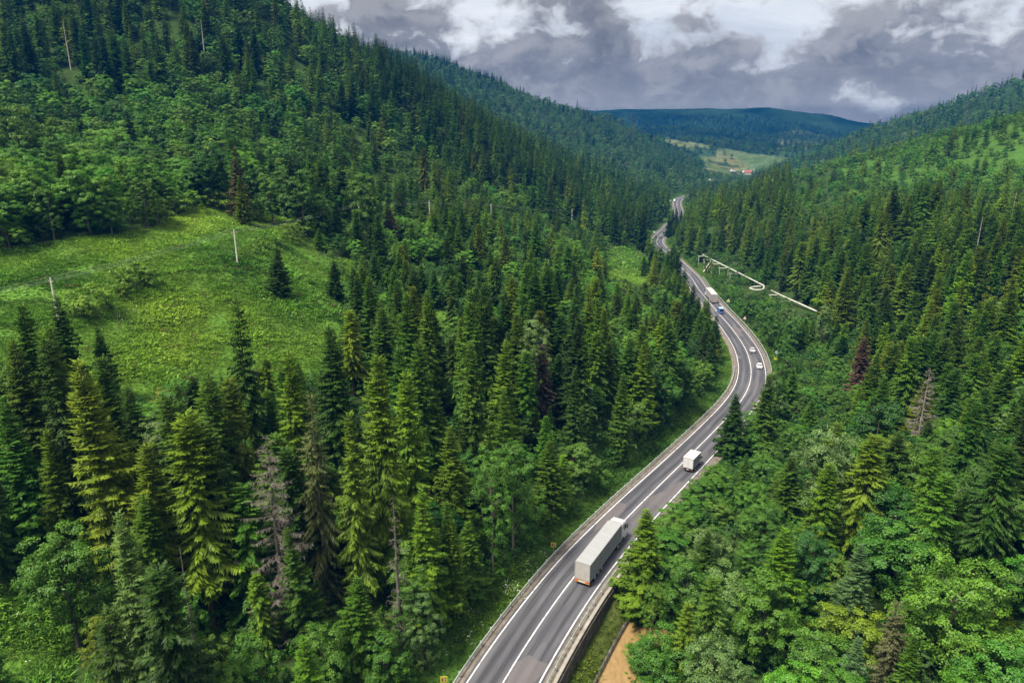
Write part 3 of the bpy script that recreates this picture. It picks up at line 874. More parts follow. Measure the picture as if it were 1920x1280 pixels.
BL2 = [broadleaf(270 + i, 15, wd, c0, 2, 1, nl, 1) for i, (wd, c0, nl) in enumerate([(9, .1, 8), (8, .08, 7), (10.5, .1, 9)])]
SH0 = [broadleaf(300 + i, 3.0, wd, .0, 1, .55, 6, .55, .9) for i, wd in enumerate([3.4, 2.8, 4.2, 3.6])]
SPM = [tree_meshes('spruce', c, t, M['needles'], M['bark']) for c, t in SP0]
BLM = [tree_meshes('broadleaf', c, t, M['leaves'], M['bark_grey']) for c, t in BL0]
SHM = [tree_meshes('shrub', c, t, M['leaves'], M['bark_grey']) for c, t in SH0]

# kinds of green (albedo of the needles and leaves themselves)
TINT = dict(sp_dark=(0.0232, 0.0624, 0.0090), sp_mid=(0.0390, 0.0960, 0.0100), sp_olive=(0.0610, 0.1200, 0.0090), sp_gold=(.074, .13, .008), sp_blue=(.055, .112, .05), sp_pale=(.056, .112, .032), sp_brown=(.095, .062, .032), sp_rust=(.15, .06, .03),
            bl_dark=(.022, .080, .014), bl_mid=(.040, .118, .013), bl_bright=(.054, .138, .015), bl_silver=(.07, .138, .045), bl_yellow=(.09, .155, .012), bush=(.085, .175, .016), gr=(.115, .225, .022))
def jit(c, r, a=.16):
    c = np.array(c) * np.array([1.18, 1.06, .78]) * (1 + r.normal(0, a * .8))
    return np.clip(c * (1 + r.normal(0, a * .45, 3)), .006, .4)
# ------------------------------------------------------------------ where the trees stand
# outlines on the photo that procedural trees must not hide (clearings, the road, the pipeline ...)
CLEAR = [[(0, 478), (130, 455), (280, 440), (380, 395), (470, 410), (560, 440), (600, 480), (665, 495), (650, 560), (636, 640), (575, 665), (480, 650), (430, 685), (340, 700), (255, 690), (215, 640), (60, 590), (0, 585)],
         [(800, 1290), (905, 1110), (985, 1050), (1095, 965), (1290, 800), (1355, 730), (1372, 640), (1352, 592), (1296, 512), (1322, 518), (1462, 690), (1442, 722), (1408, 785), (1342, 843), (1238, 950), (1177, 1032), (1168, 1100), (1180, 1150), (1135, 1250), (1105, 1290)],
         [(1305, 474), (1345, 468), (1460, 530), (1540, 580), (1535, 588), (1470, 570), (1440, 552), (1395, 546), (1340, 512), (1305, 500)],
         [(1214, 462), (1250, 412), (1258, 404), (1252, 384), (1270, 372), (1282, 384), (1284, 408), (1262, 414), (1240, 452)],
         [(1150, 475), (1185, 462), (1218, 500), (1205, 530), (1150, 515)], [(0, 1112), (60, 1105), (145, 1110), (150, 1200), (120, 1290), (0, 1290)],
         [(1325, 316), (1400, 332), (1412, 330), (1400, 315), (1345, 302), (1310, 308)], [(640, 385), (700, 378), (740, 405), (690, 412)], [(799, 375), (808, 375), (808, 394), (799, 394)], [(915, 382), (922, 382), (923, 400), (915, 400)], [(1067, 391), (1074, 391), (1074, 403), (1067, 403)]]
FRONT = [([(470, 840), (530, 840), (560, 1040), (540, 1150), (470, 1150), (450, 1000)], 80), ([(722, 935), (752, 935), (755, 1150), (722, 1150)], 82), ([(326, 1030), (350, 1030), (358, 1270), (338, 1270)], 67), ([(565, 760), (600, 760), (618, 1050), (565, 1080)], 84),
         ([(660, 690), (735, 690), (760, 900), (735, 1080), (665, 1100), (640, 900)], 84), ([(325, 800), (380, 800), (425, 1000), (420, 1150), (335, 1170)], 78), ([(215, 990), (280, 990), (320, 1150), (320, 1280), (200, 1280), (195, 1130)], 66), ([(1595, 1060), (1650, 1060), (1690, 1200), (1640, 1270), (1580, 1240)], 86),
         ([(1720, 700), (1770, 700), (1775, 800), (1720, 810)], 128), ([(1600, 640), (1640, 640), (1640, 710), (1600, 710)], 172), ([(1000, 660), (1035, 660), (1038, 760), (1000, 760)], 140), ([(1195, 985), (1250, 985), (1262, 1120), (1190, 1150)], 101), ([(1360, 760), (1408, 760), (1418, 860), (1355, 860)], 148),
         ([(1750, 1060), (1870, 1060), (1900, 1200), (1750, 1230)], 80), ([(425, 290), (455, 290), (465, 390), (425, 395)], 200), ([(112, 40), (136, 40), (138, 150), (114, 150)], 322), ([(370, 38), (382, 38), (386, 85), (370, 85)], 355), ([(1900, 362), (1912, 362), (1910, 392), (1902, 392)], 282), ([(1838, 408), (1850, 408), (1848, 440), (1839, 440)], 246), ([(600, 410), (725, 415), (725, 475), (605, 475)], 203)]
def blocks(kind, b, h, w, polys=CLEAR):
    """does this tree hide a part of the photo that shows something else?"""
    s = np.array([(0, 0, 1.), (0, 0, .8), (.45, 0, .35), (-.45, 0, .35), (0, 0, .5)]) if kind == 'spruce' else np.array([(0, 0, .98), (.75, 0, .7), (-.75, 0, .7), (.8, 0, .4), (-.8, 0, .4), (0, 0, .5)])
    q = np.asarray(b) + s * [w, w, h]
    px, py, z = proj(q)
    for g in polys:
        if in_poly(px, py, g).any(): return True
    if polys is CLEAR:
        for g, zz in FRONT:
            if z[0] < zz - .5 and in_poly(px, py, g).any(): return True
    return False

# hand-placed trees read off the photo: (kind, top px, top py, base py or None, distance, tint, pattern, width factor)
HERO = [
 ('spruce', 700, 662, 88, 'sp_olive', 0, .95), ('spruce', 652, 770, 84, 'sp_olive', 3, .8), ('spruce', 545, 655, 92, 'sp_olive', 1, .9), ('spruce', 622, 610, 104, 'sp_dark', 0, 1.0),
 ('spruce', 342, 775, 78, 'sp_gold', 5, 1.15), ('spruce', 395, 700, 90, 'sp_mid', 1, .95), ('spruce', 440, 556, 98, 'sp_dark', 3, .85), ('spruce', 106, 553, 106, 'sp_dark', 2, .95), ('spruce', 40, 566, 98, 'sp_mid', 0, 1.1),
 ('spruce', 182, 612, 112, 'sp_dark', 4, .8), ('spruce', 232, 955, 66, 'sp_pale', 6, .85), ('spruce', 85, 805, 84, 'sp_olive', 4, .7), ('spruce', 228, 732, 100, 'sp_olive', 4, .6), ('spruce', 330, 715, 100, 'sp_mid', 4, .6),
 ('spruce', 782, 640, 112, 'sp_mid', 0, 1.0), ('spruce', 885, 640, 118, 'sp_mid', 2, .9), ('spruce', 765, 548, 128, 'sp_mid', 2, 1.05), ('spruce', 800, 545, 134, 'sp_olive', 0, .8), ('spruce', 905, 530, 138, 'sp_dark', 2, .9), ('spruce', 945, 730, 108, 'sp_mid', 4, .8),
 ('spruce', 838, 940, 92, 'sp_mid', 4, .7), ('spruce', 865, 985, 92, 'sp_olive', 4, .65),
 ('spruce', 1210, 636, 168, 'sp_mid', 2, .95), ('spruce', 1108, 604, 152, 'sp_mid', 0, 1.0), ('spruce', 1168, 700, 140, 'sp_mid', 4, .85), ('spruce', 1080, 690, 132, 'sp_dark', 2, .8), ('spruce', 995, 560, 150, 'sp_mid', 0, .9),
 ('spruce', 1309, 556, 238, 'sp_dark', 2, 1.0), ('spruce', 1292, 566, 225, 'sp_dark', 0, .95), ('spruce', 1343, 592, 212, 'sp_dark', 0, .95), ('spruce', 1326, 600, 205, 'sp_dark', 2, .95), ('spruce', 1268, 590, 210, 'sp_mid', 2, 1.),
 ('spruce', 1385, 738, 148, 'sp_dark', 6, 1.2), ('spruce', 1442, 700, 150, 'sp_mid', 2, 1.0), ('spruce', 1222, 956, 101, 'sp_olive', 6, 1.2), ('spruce', 1288, 1128, 84, 'sp_olive', 3, .95), ('spruce', 1400, 850, 132, 'sp_mid', 4, .7),
 ('spruce', 1624, 1022, 86, 'sp_blue', 6, 1.0), ('spruce', 1672, 995, 96, 'sp_gold', 4, .75), ('spruce', 1585, 890, 108, 'sp_olive', 1, .8), ('spruce', 1482, 858, 116, 'sp_mid', 2, 1.1), ('spruce', 1548, 1010, 98, 'sp_olive', 4, .75),
 ('spruce', 1715, 1190, 78, 'sp_mid', 4, .7), ('spruce', 1610, 1195, 78, 'sp_blue', 4, .8), ('spruce', 1835, 735, 128, 'sp_olive', 2, 1.1), ('spruce', 1835, 630, 142, 'sp_olive', 2, 1.05), ('spruce', 1870, 628, 150, 'sp_mid', 2, 1.0), ('spruce', 1910, 880, 108, 'sp_gold', 1, .9),
 ('spruce', 1775, 640, 150, 'sp_mid', 1, .9), ('spruce', 1770, 850, 118, 'sp_blue', 4, .95), ('spruce', 1890, 1150, 84, 'sp_olive', 2, 1.0), ('spruce', 1745, 790, 126, 'sp_dark', 2, .9), ('spruce', 1490, 690, 172, 'sp_mid', 2, 1.),
 ('spruce', 519, 462, 158, 'sp_dark', 6, 1.02), ('spruce', 625, 488, 170, 'sp_dark', 4, 1.1), ('spruce', 628, 392, 208, 'sp_dark', 6, .95), ('spruce', 668, 394, 206, 'sp_dark', 6, .85), ('spruce', 708, 404, 202, 'sp_dark', 4, 1.), ('spruce', 446, 330, 196, 'sp_gold', 6, .75),
 ('spruce', 660, 500, 150, 'sp_dark', 1, .9), ('spruce', 690, 520, 146, 'sp_mid', 2, .9), ('spruce', 735, 500, 158, 'sp_mid', 2, .9),
 ('broadleaf', 155, 358, 172, 'bl_mid', 2, 1.05), ('broadleaf', 258, 292, 186, 'bl_mid', 1, 1.1), ('broadleaf', 40, 300, 178, 'bl_dark', 4, 1.), ('broadleaf', 95, 250, 190, 'bl_mid', 0, 1.), ('broadleaf', 560, 312, 204, 'bl_mid', 4, 1.15), ('broadleaf', 502, 322, 206, 'bl_bright', 1, 1.0), ('broadleaf', 386, 262, 204, 'bl_dark', 2, 1.2),
 ('broadleaf', 190, 262, 192, 'bl_bright', 3, 1.), ('broadleaf', 680, 320, 222, 'bl_bright', 2, 1.), ('broadleaf', 20, 190, 205, 'bl_bright', 2, 1.1),
 ('broadleaf', 1810, 1040, 80, 'bl_bright', 6, 1.0), ('broadleaf', 1680, 915, 96, 'bl_dark', 6, 1.05), ('broadleaf', 1655, 745, 118, 'bl_dark', 4, 1.05), ('broadleaf', 1565, 800, 110, 'bl_silver', 2, .95), ('broadleaf', 1890, 930, 92, 'bl_silver', 4, 1.), ('broadleaf', 1440, 1075, 88, 'bl_bright', 4, .95),
 ('broadleaf', 1345, 1195, 80, 'bl_silver', 2, .9), ('broadleaf', 1228, 1090, 95, 'bl_bright', 5, .7), ('broadleaf', 1330, 985, 104, 'bl_silver', 0, 1.), ('broadleaf', 1435, 940, 112, 'bl_mid', 2, .9), ('broadleaf', 1290, 1040, 97, 'bl_mid', 0, .9),
 ('broadleaf', 1005, 590, 148, 'bl_silver', 1, .9), ('broadleaf', 990, 620, 138, 'bl_silver', 3, .9), ('broadleaf', 1315, 690, 168, 'bl_mid', 4, .9), ('broadleaf', 1260, 705, 160, 'bl_mid', 0, .9), ('broadleaf', 935, 830, 100, 'bl_mid', 5, .9), ('broadleaf', 1030, 850, 104, 'bl_mid', 3, 1.),
 ('broadleaf', 180, 1140, 70, 'bl_yellow', 5, .8), ('broadleaf', 100, 985, 76, 'bl_mid', 2, .85), ('broadleaf', 60, 745, 96, 'bl_dark', 2, 1.), ('broadleaf', 290, 775, 92, 'bl_silver', 1, .9), ('broadleaf', 470, 1190, 72, 'bl_mid', 4, .8), ('broadleaf', 600, 1170, 76, 'bl_mid', 2, .8), ('broadleaf', 720, 1185, 79, 'bl_mid', 4, .75),
 ('broadleaf', 825, 1120, 85, 'bl_silver', 3, .8), ('broadleaf', 770, 1075, 86, 'bl_mid', 1, .8), ('broadleaf', 1455, 690, 165, 'bl_silver', 4, .6), ('broadleaf', 1475, 630, 200, 'bl_mid', 1, .8), ('broadleaf', 1415, 575, 232, 'bl_mid', 2, .8), ('broadleaf', 1390, 555, 262, 'bl_mid', 4, .8), ('broadleaf', 1490, 590, 222, 'bl_mid', 2, .8), ('broadleaf', 1550, 570, 220, 'bl_silver', 1, .8),
 ('broadleaf', 1275, 462, 345, 'bl_silver', 2, .8), ('broadleaf', 1300, 470, 352, 'bl_mid', 1, .8), ('broadleaf', 1245, 470, 340, 'bl_mid', 4, .8), ('broadleaf', 1290, 500, 335, 'bl_mid', 2, .7),
 ('spruce', 1262, 456, 338, 'sp_dark', 2, 1.), ('spruce', 1284, 474, 318, 'sp_dark', 0, 1.), ('spruce', 1240, 462, 345, 'sp_mid', 2, 1.), ('spruce', 1222, 466, 335, 'sp_dark', 0, 1.), ('spruce', 1288, 506, 300, 'sp_mid', 2, 1.), ('spruce', 1300, 534, 262, 'sp_dark', 2, .95), ('spruce', 1208, 480, 320, 'sp_mid', 1, 1.), ('spruce', 1252, 470, 330, 'sp_mid', 0, 1.), ('spruce', 1273, 466, 330, 'sp_mid', 4, 1.), ('spruce', 1230, 472, 340, 'sp_dark', 4, 1.),
 ('spruce', 1284, 408, 560, 'sp_dark', 2, 1.1), ('spruce', 1294, 415, 500, 'sp_dark', 0, 1.), ('spruce', 1309, 404, 480, 'sp_dark', 2, 1.), ('spruce', 1330, 396, 480, 'sp_dark', 1, 1.), ('spruce', 1276, 428, 540, 'sp_dark', 0, 1.), ('spruce', 1268, 440, 520, 'sp_mid', 2, 1.), ('spruce', 1320, 412, 440, 'sp_mid', 0, 1.), ('spruce', 1300, 428, 430, 'sp_mid', 2, 1.), ('spruce', 1276, 398, 640, 'sp_dark', 2, 1.1), ('spruce', 1345, 385, 470, 'sp_dark', 0, 1.),
 ('spruce', 1262, 392, 515, 'sp_dark', 2, 1.), ('spruce', 1270, 390, 520, 'sp_mid', 0, 1.), ('spruce', 1278, 394, 540, 'sp_dark', 1, 1.), ('spruce', 1256, 402, 500, 'sp_dark', 4, 1.), ('spruce', 1288, 396, 520, 'sp_mid', 2, 1.),
 ('broadleaf', 1262, 960, 118, 'bl_bright', 2, 1.5), ('broadleaf', 1290, 930, 124, 'bl_mid', 0, 1.5), ('broadleaf', 1316, 900, 130, 'bl_mid', 4, 1.5), ('broadleaf', 1345, 874, 136, 'bl_bright', 2, 1.4), ('broadleaf', 1244, 990, 113, 'bl_mid', 4, 1.5), ('broadleaf', 1258, 1045, 103, 'bl_mid', 2, 1.), ('broadleaf', 1232, 1035, 107, 'bl_mid', 0, 1.), ('broadleaf', 1420, 770, 160, 'bl_mid', 2, 1.4), ('broadleaf', 1440, 735, 170, 'bl_silver', 0, 1.4), ('broadleaf', 1405, 800, 152, 'bl_mid', 4, 1.4),
 ('spruce', 1244, 385, 640, 'sp_dark', 0, 1.), ('spruce', 1236, 380, 660, 'sp_mid', 2, 1.), ('spruce', 1228, 392, 620, 'sp_dark', 1, 1.),
 ('broadleaf', 1205, 1190, 92, 'bl_bright', 0, .8), ('broadleaf', 1250, 1180, 86, 'bl_mid', 2, .9),
]
SPECIAL = [  # dead and dying trees: name, top px, py, distance, kind, label, category
 ('dead_spruce', 497, 815, 80, 'twigs', 'wide dead grey spruce still full of bare brown twigs, between two living spruces'),
 ('dead_spruce', 737, 928, 82, 'snag', 'thin dead snag with short bare branches in front of the tall olive spruce'),
 ('dead_spruce', 336, 1025, 67, 'pole', 'slender bare trunk standing between the pale green spruce and the yellow-green spruce'),
 ('dead_spruce', 482, 1215, 72, 'snag', 'short dead snag poking out of the leafy bushes below the dead grey spruce'),
 ('dead_spruce', 1745, 688, 128, 'bare', 'bare pale grey dead spruce with orange-brown trunk on the right slope'),
 ('dead_spruce', 1816, 1232, 76, 'bare', 'small bleached dead treetop beside the big bright round broadleaf tree'),
 ('dead_spruce', 118, 40, 258, 'pole', 'tall white bare trunk high on the left hillside'),
 ('dead_spruce', 376, 38, 300, 'pole', 'short broken pale trunk among spruces near the top of the left hillside'),
 ('dead_spruce', 1906, 360, 262, 'pole', 'thin pale bare trunk on the right hillside below the clearing'),
 ('dead_spruce', 1843, 405, 262, 'pole', 'grey bare trunk among the tall spruces of the right hillside'),
 ('dying_spruce', 582, 740, 84, 'half', 'drooping half-dead spruce with bare top right of the dead grey spruce'),
 ('dying_spruce', 1018, 648, 140, 'brown', 'reddish-brown dead spruce with dense crown in the middle of the left forest'),
 ('dying_spruce', 1621, 632, 172, 'rust', 'rust-red dead spruce standing out from green spruces right of the road'),
 ('dying_spruce', 440, 276, 200, 'rust_top', 'spruce with bare orange-brown top at the upper edge of the meadow'),
 ('dying_spruce', 1690, 1128, 79, 'half2', 'sparse dying spruce with pale bare upper branches beside the blue-green spruce'),
 ('dying_spruce', 1672, 838, 118, 'yellow', 'yellow-brown fading spruce on the right slope below the bare grey spruce'),
 ('dying_spruce', 1850, 890, 108, 'yellow', 'yellowing spruce with brown lower branches near the right edge'),
 ('dying_spruce', 728, 372, 226, 'brown', 'small brown-topped spruce beside the wires above the meadow'),
]

def place_top(px, py, z):
    """a tree whose top is seen at (px,py) at depth z: ground point and height"""
    t = P(px, py, z)
    g = gz(t[0], t[1])
    return np.array([t[0], t[1], g]), t[2] - g

TREES = []          # dicts: kind, b, h, w, tint name, tint colour, pattern, hero
def add_tree(kind, b, h, w, tn, tc, pat, hero=False, rz=None):
    TREES.append(dict(kind=kind, b=np.asarray(b, float), h=h, w=w, tn=tn, tc=tc, pat=pat, hero=hero, rz=RNG.uniform(0, 6.28) if rz is None else rz))

for kind, px, py, z, tn, pat, wf in HERO:
    b, h = place_top(px, py, z)
    if h < 2.5: h = 2.5
    _d, _k = road_sd([b[0]], [b[1]]); _d, _k = float(_d[0]), int(_k[0])
    _lim = 10.6 if _d < 0 else (0 if px in (1222, 1385, 1205, 1228) else 6.5 if z > 400 else 8.6)
    if abs(_d) < _lim: b[:2] += RN[_k] * (math.copysign(_lim, _d) - _d); b[2] = gz(b[0], b[1])
    ref = (28., 15.)[kind == 'broadleaf']
    base_w = h / ref
    if kind == 'spruce': base_w = (1.5 + .1 * h) / 4.1
    if kind == 'broadleaf': base_w = base_w * .55 + .45 * min(1.0, h / 9)
    add_tree(kind, b, h, base_w * wf, tn, jit(TINT[tn], RNG, .08), pat, True)

def region(px, py, dist, x, y, d):
    """share of broadleaves, height range of spruces, of broadleaves, for a ground point seen at (px,py)"""
    if x < 0 or d < 0:
        if dist > 780: return (.62 + .3 * (py > 170), (15, 22), (8, 13))
        if dist > 400:
            if px > 700 and py > 110 and y > 430: return (.07, (21, 30), (9, 13))
            if px > 850 and py > 180: return (.12, (20, 28), (9, 13))
            return (.5, (19, 26), (10, 15))
        if py < 190: return (.36, (20, 29), (11, 16))
        if px < 620 and py < 475: return ((.92 if px < 430 else .6), (12, 20), (10, 16.5))
        if px < 1130 and py < 405 and dist > 215: return (.62, (11, 20), (6.5, 11))
        if dist > 170: return (.44, (8, 16), (5.5, 9))
        if py > 800: return (.42, (15, 30), (7, 12))
        return (.42, (11, 23), (6.5, 10.5))
    if dist > 700: return (.6, (14, 21), (7, 12))
    if d < 30 and 95 < dist < 415: return (.97, (8, 12), (3.5, 7.5))
    if py < 420 and px > 1480: return (.95, (10, 17), (5, 9))
    if dist > 150 and py < 640: return (.12, (17, 26), (7, 12))
    if dist > 130: return (.42, (13, 22), (7, 11))
    return (.62, (12, 21), (8.5, 13.5))

def scatter(r0, r1, sp, seed):
    r = np.random.default_rng(seed)
    n = int(r1 / sp) + 2
    gx, gy = np.meshgrid(np.arange(-n, n), np.arange(0, n))
    x = (gx.ravel() + r.uniform(-.42, .42, gx.size) + .5 * (gy.ravel() % 2)) * sp; y = (gy.ravel() + r.uniform(-.42, .42, gx.size)) * sp
    dd = np.hypot(x, y)
    m = (dd >= r0) & (dd < r1) & (np.abs(np.arctan2(x, y)) < R(47)) & (y > 15)
    x, y = x[m], y[m]
    h = H(x, y); d, k = road_sd(x, y)
    px, py, z = proj(np.stack([x, y, h], 1))
    return x, y, h, d, k, px, py, z, r

def grow():
    for (r0, r1, sp, seed) in ((34, 190, 5.6, 1), (190, 330, 6.4, 2), (330, 720, 7.9, 3), (720, 1500, 10.5, 4), (1500, 3500, 21, 5)):
        x, y, h, d, k, px, py, z, r = scatter(r0, r1, sp, seed)
        dist = np.hypot(x, y)
        ok = (z > 20) & (px > -420) & (px < 2340)
        ok &= np.where(d < 0, np.abs(d) > 10.8, np.abs(d) > np.where(k < K_WALL + 14, 18.5, 9.5))
        ok &= ~(in_poly(px, py, MEADOW) & (dist < 300))
        for g in GLADES: ok &= ~(in_poly(px, py, g) & (dist < 700))
        if r0 >= 330: ok &= np.abs(d) > 9
        if r0 >= 1500:
            ok &= (h > 12) | (vnoise(x / 90, y / 90) > .18)
            for g in FIELDS: ok &= ~in_poly(px, py, g) | (r.random(len(x)) < .02)
        ok &= ~(in_poly(px, py, SCRUB) & (dist > 330) & (dist < 1000)) | (r.random(len(x)) < .8)
        dens = fbm(x / 30, y / 30, 3)
        mixn = fbm(x / 22 + 40, y / 22, 3)
        hn = fbm(x / 26 - 70, y / 26 + 11, 3)
        for i in np.where(ok)[0]:
            if dens[i] < -.42 and r0 < 700: continue
            pb, hs, hb = region(px[i], py[i], dist[i], x[i], y[i], d[i])
            t = np.clip(.5 + hn[i] * .9 + r.normal(0, .3), -.25, 1.12)
            bl = r.random() < np.clip(pb + mixn[i] * .8, 0, 1)
            if bl:
                hh = hb[0] + (hb[1] - hb[0]) * t; kind = 'broadleaf'
                if r0 >= 1500: hh *= 1.25
                w = (hh / 15) * .75 + .38 * min(1, hh / 9); w *= r.uniform(.8, 1.15)
                if r0 >= 1500: w *= 1.5
                q = r.random()
                if px[i] > 1480 and py[i] < 420 or d[i] < 0 and dist[i] > 150: q = .3 + .5 * q
                tn = 'bl_mid' if q < .42 else 'bl_bright' if q < .7 else 'bl_dark' if q < .84 else 'bl_silver' if q < .97 else 'bl_yellow'
            else:
                hh = hs[0] + (hs[1] - hs[0]) * t; kind = 'spruce'
                if r0 >= 1500: hh *= 1.2
                w = (1.5 + .1 * hh) / 4.1 * r.uniform(.82, 1.15)
                if r0 >= 720: w *= 1.2
                q = r.random() + mixn[i] * .35 + (.22 if d[i] > 0 and dist[i] > 150 else .08)
                tn = 'sp_dark' if q < .36 else 'sp_mid' if q < .78 else 'sp_olive' if q < 1.0 else 'sp_gold'
            if kind == 'broadleaf' and 0 < d[i] < 20 and k[i] < 400: hh = min(hh, 3.2 + (d[i] - 8) * .45); w = hh / 15 * .6 + .4 * min(1, hh / 9)
            if d[i] < 0 and 400 < dist[i] < 780 and px[i] > 700 and kind == 'spruce' and r.random() < .65: tn = 'sp_dark'
            if dist[i] > 780 and kind == 'broadleaf' and r.random() < .5: tn = 'bl_silver'  # far ridge crowns paler and bluer, haze put into the tint
            b = np.array([x[i], y[i], h[i] - .2])
            if r0 < 1500:
                rw = (3.4 if kind == 'spruce' else 4.6) * w
                if kind == 'broadleaf' or True:
                    # too close to the drone's own position
                    tp = b + [0, 0, hh]
                    q_ = proj(tp)
                    if q_[2][0] < (52 if -80 < q_[0][0] < 2000 else 42): continue
                tries = 0
                while blocks(kind, b, hh, rw) and tries < 5:
                    hh *= .74; w *= .8; rw *= .8; tries += 1
                if tries >= 5 or hh < 2.2: continue
                if abs(d[i]) < 5.6 + rw * .6: continue
            near_hero = False
            if r0 < 330:
                for q_ in HEROB:
                    if (q_[0] - x[i]) ** 2 + (q_[1] - y[i]) ** 2 < q_[2]: near_hero = True; break
            if near_hero: continue
            sc_ = 1.35 if px[i] > 1480 and py[i] < 425 else 1.2 if kind == 'broadleaf' and d[i] < 0 and 150 < dist[i] < 430 else 1.
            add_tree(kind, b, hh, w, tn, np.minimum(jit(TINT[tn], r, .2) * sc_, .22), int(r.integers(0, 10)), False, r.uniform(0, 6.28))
SPEC = []
for nm, px, py, z, how, label in SPECIAL:
    if how == 'pole' and z > 200: z = min(np.linspace(190, 430, 60), key=lambda q: abs(place_top(px, py, q)[1] - 21))
    b, h = place_top(px, py, z)
    SPEC.append((nm, b, h, how, label))
HEROB = [(t['b'][0], t['b'][1], (2.6 if t['kind'] == 'spruce' else 3.2) ** 2) for t in TREES] + [(b[0], b[1], 7.) for _, b, h, how, l in SPEC]
grow()

# ------------------------------------------------------------------ which trees show largest: a coarse id picture of cones and balls
def visible_counts():
    W_, H_ = 480, 320
    idb = np.full((H_, W_), -1)
    b = np.array([t['b'] for t in TREES]); hh = np.array([t['h'] for t in TREES])
    rw = np.array([(3.2 if t['kind'] == 'spruce' else 4.4) * t['w'] for t in TREES])
    px, py, z = proj(b); tx, ty, tz = proj(b + np.stack([0 * hh, 0 * hh, hh], 1))
    order = np.argsort(-z)
    s = W_ / 1920
    for i in order:
        if z[i] > 420: continue
        t = TREES[i]
        y0, y1 = ty[i] * s, py[i] * s
        half = rw[i] / z[i] * F * s
        yy = np.arange(max(0, int(y0)), min(H_, int(y1) + 1))
        for y in yy:
            u = (y - y0) / max(1., y1 - y0)
            if t['kind'] == 'spruce': hw = half * (.08 + .92 * min(1, u * 1.25)) * .85
            else: hw = half * math.sqrt(max(0, 1 - (2 * min(u, .92) / .92 - 1) ** 2))
            xc = (tx[i] + (px[i] - tx[i]) * u) * s
            a, c = int(max(0, xc - hw)), int(min(W_, xc + hw + 1))
            if a < c: idb[y, a:c] = i
    n = np.bincount(idb[idb >= 0], minlength=len(TREES))
    return n
VIS = visible_counts()
print('trees', len(TREES), 'visible near', (VIS > 3).sum())

def individuals():
    pick = {}
    for kind, top in (('spruce', 285), ('broadleaf', 285)):
        idx = [i for i, t in enumerate(TREES) if t['kind'] == kind]
        idx.sort(key=lambda i: -(VIS[i] + (1000 if TREES[i]['hero'] else 0)))
        pick[kind] = [i for i in idx[:top] if VIS[i] > 5 or TREES[i]['hero']]
    return pick
PICK = individuals()

# ------------------------------------------------------------------ labels: what sets each tree apart, by its colour and by what stands near it in the photo
COLW = dict(sp_dark='dark green', sp_mid='mid green', sp_olive='olive green', sp_gold='yellow-green', sp_blue='blue-green', sp_pale='pale green', sp_brown='brownish',
            bl_dark='dark green', bl_mid='mid green', bl_bright='bright green', bl_silver='silvery green', bl_yellow='yellowish green')
LAND = [('the near grey lorry', 1120, 1035), ('the white box truck', 1294, 866), ('the nearer silver car', 1423, 686), ('the farther silver car', 1409, 656), ('the far pale lorry', 1334, 555),
        ('the blue van', 1353, 582), ('the full-length utility pole', 443, 465), ('the utility pole half hidden by spruces', 106, 540), ('the lone meadow spruce', 519, 505), ('the wide dead grey spruce', 510, 1000),
        ('the thin dead snag', 738, 1050), ('the rust-red dead spruce', 1621, 680), ('the bare grey dead spruce', 1745, 760), ('the reddish-brown dead spruce', 1018, 710), ('the muddy stream', 1130, 1230),
        ('the white pipeline loop', 1415, 537), ('the nearer yellow chevron sign', 832, 1273), ('the farther yellow chevron sign', 1038, 1021), ('the plain yellow roadside sign', 1455, 672), ('the silvery blue-green spruce', 1625, 1110),
        ('the tall olive twin spruces', 690, 850), ('the bright round broadleaf', 1810, 1140), ('the white bare trunk', 120, 100), ('the spruce with orange top', 442, 330), ('the yellow-brown fading spruce', 1672, 890),
        ('the lower left grassy clearing', 60, 1200), ('the three dark meadow-edge spruces', 668, 440), ('the meadow hedge', 560, 440), ('the right hillside clearing', 1620, 345), ('the two far dark cars', 1234, 445), ('the pipeline end by the road', 1318, 478)]
ORD = ['nearest', 'second nearest', 'third nearest', 'fourth nearest', 'fifth nearest', 'sixth nearest', 'seventh nearest', 'eighth nearest', 'ninth nearest', 'tenth nearest']
def make_labels():
    lab = {}
    for kind, word in (('spruce', 'spruce'), ('broadleaf', 'broadleaf tree')):
        ids = PICK[kind]
        b = np.array([TREES[i]['b'] + [0, 0, TREES[i]['h'] * .6] for i in ids])
        px, py, z = proj(b)
        cand = []
        for c in set(TREES[i]['tn'] for i in ids):
            mem = [j for j, i in enumerate(ids) if TREES[i]['tn'] == c]
            for name, lx, ly in LAND:
                for side in (0, 1, 2, 3):
                    if side == 0: s = [j for j in mem if px[j] < lx and abs(px[j] - lx) > abs(py[j] - ly)]
                    elif side == 1: s = [j for j in mem if px[j] >= lx and abs(px[j] - lx) > abs(py[j] - ly)]
                    elif side == 2: s = [j for j in mem if py[j] < ly and abs(px[j] - lx) <= abs(py[j] - ly)]
                    else: s = [j for j in mem if py[j] >= ly and abs(px[j] - lx) <= abs(py[j] - ly)]
                    s.sort(key=lambda j: math.hypot(px[j] - lx, py[j] - ly))
                    for rank, j in enumerate(s[:10]):
                        cand.append((rank * 60 + math.hypot(px[j] - lx, py[j] - ly), j, '%s %s %s %s' % (COLW[c], word, ('left of', 'right of', 'above', 'below')[side] + ' ' + name + ',', ORD[rank] + ' one')))
        cand.sort(key=lambda q: q[0])
        done = set()
        for sc, j, tx in cand:
            if j in done: continue
            done.add(j); lab[ids[j]] = tx
        for j, i in enumerate(ids):
            if i not in lab: lab[i] = None
    return lab
LABEL = make_labels()
print('unlabelled', sum(v is None for v in LABEL.values()), 'of', len(LABEL))

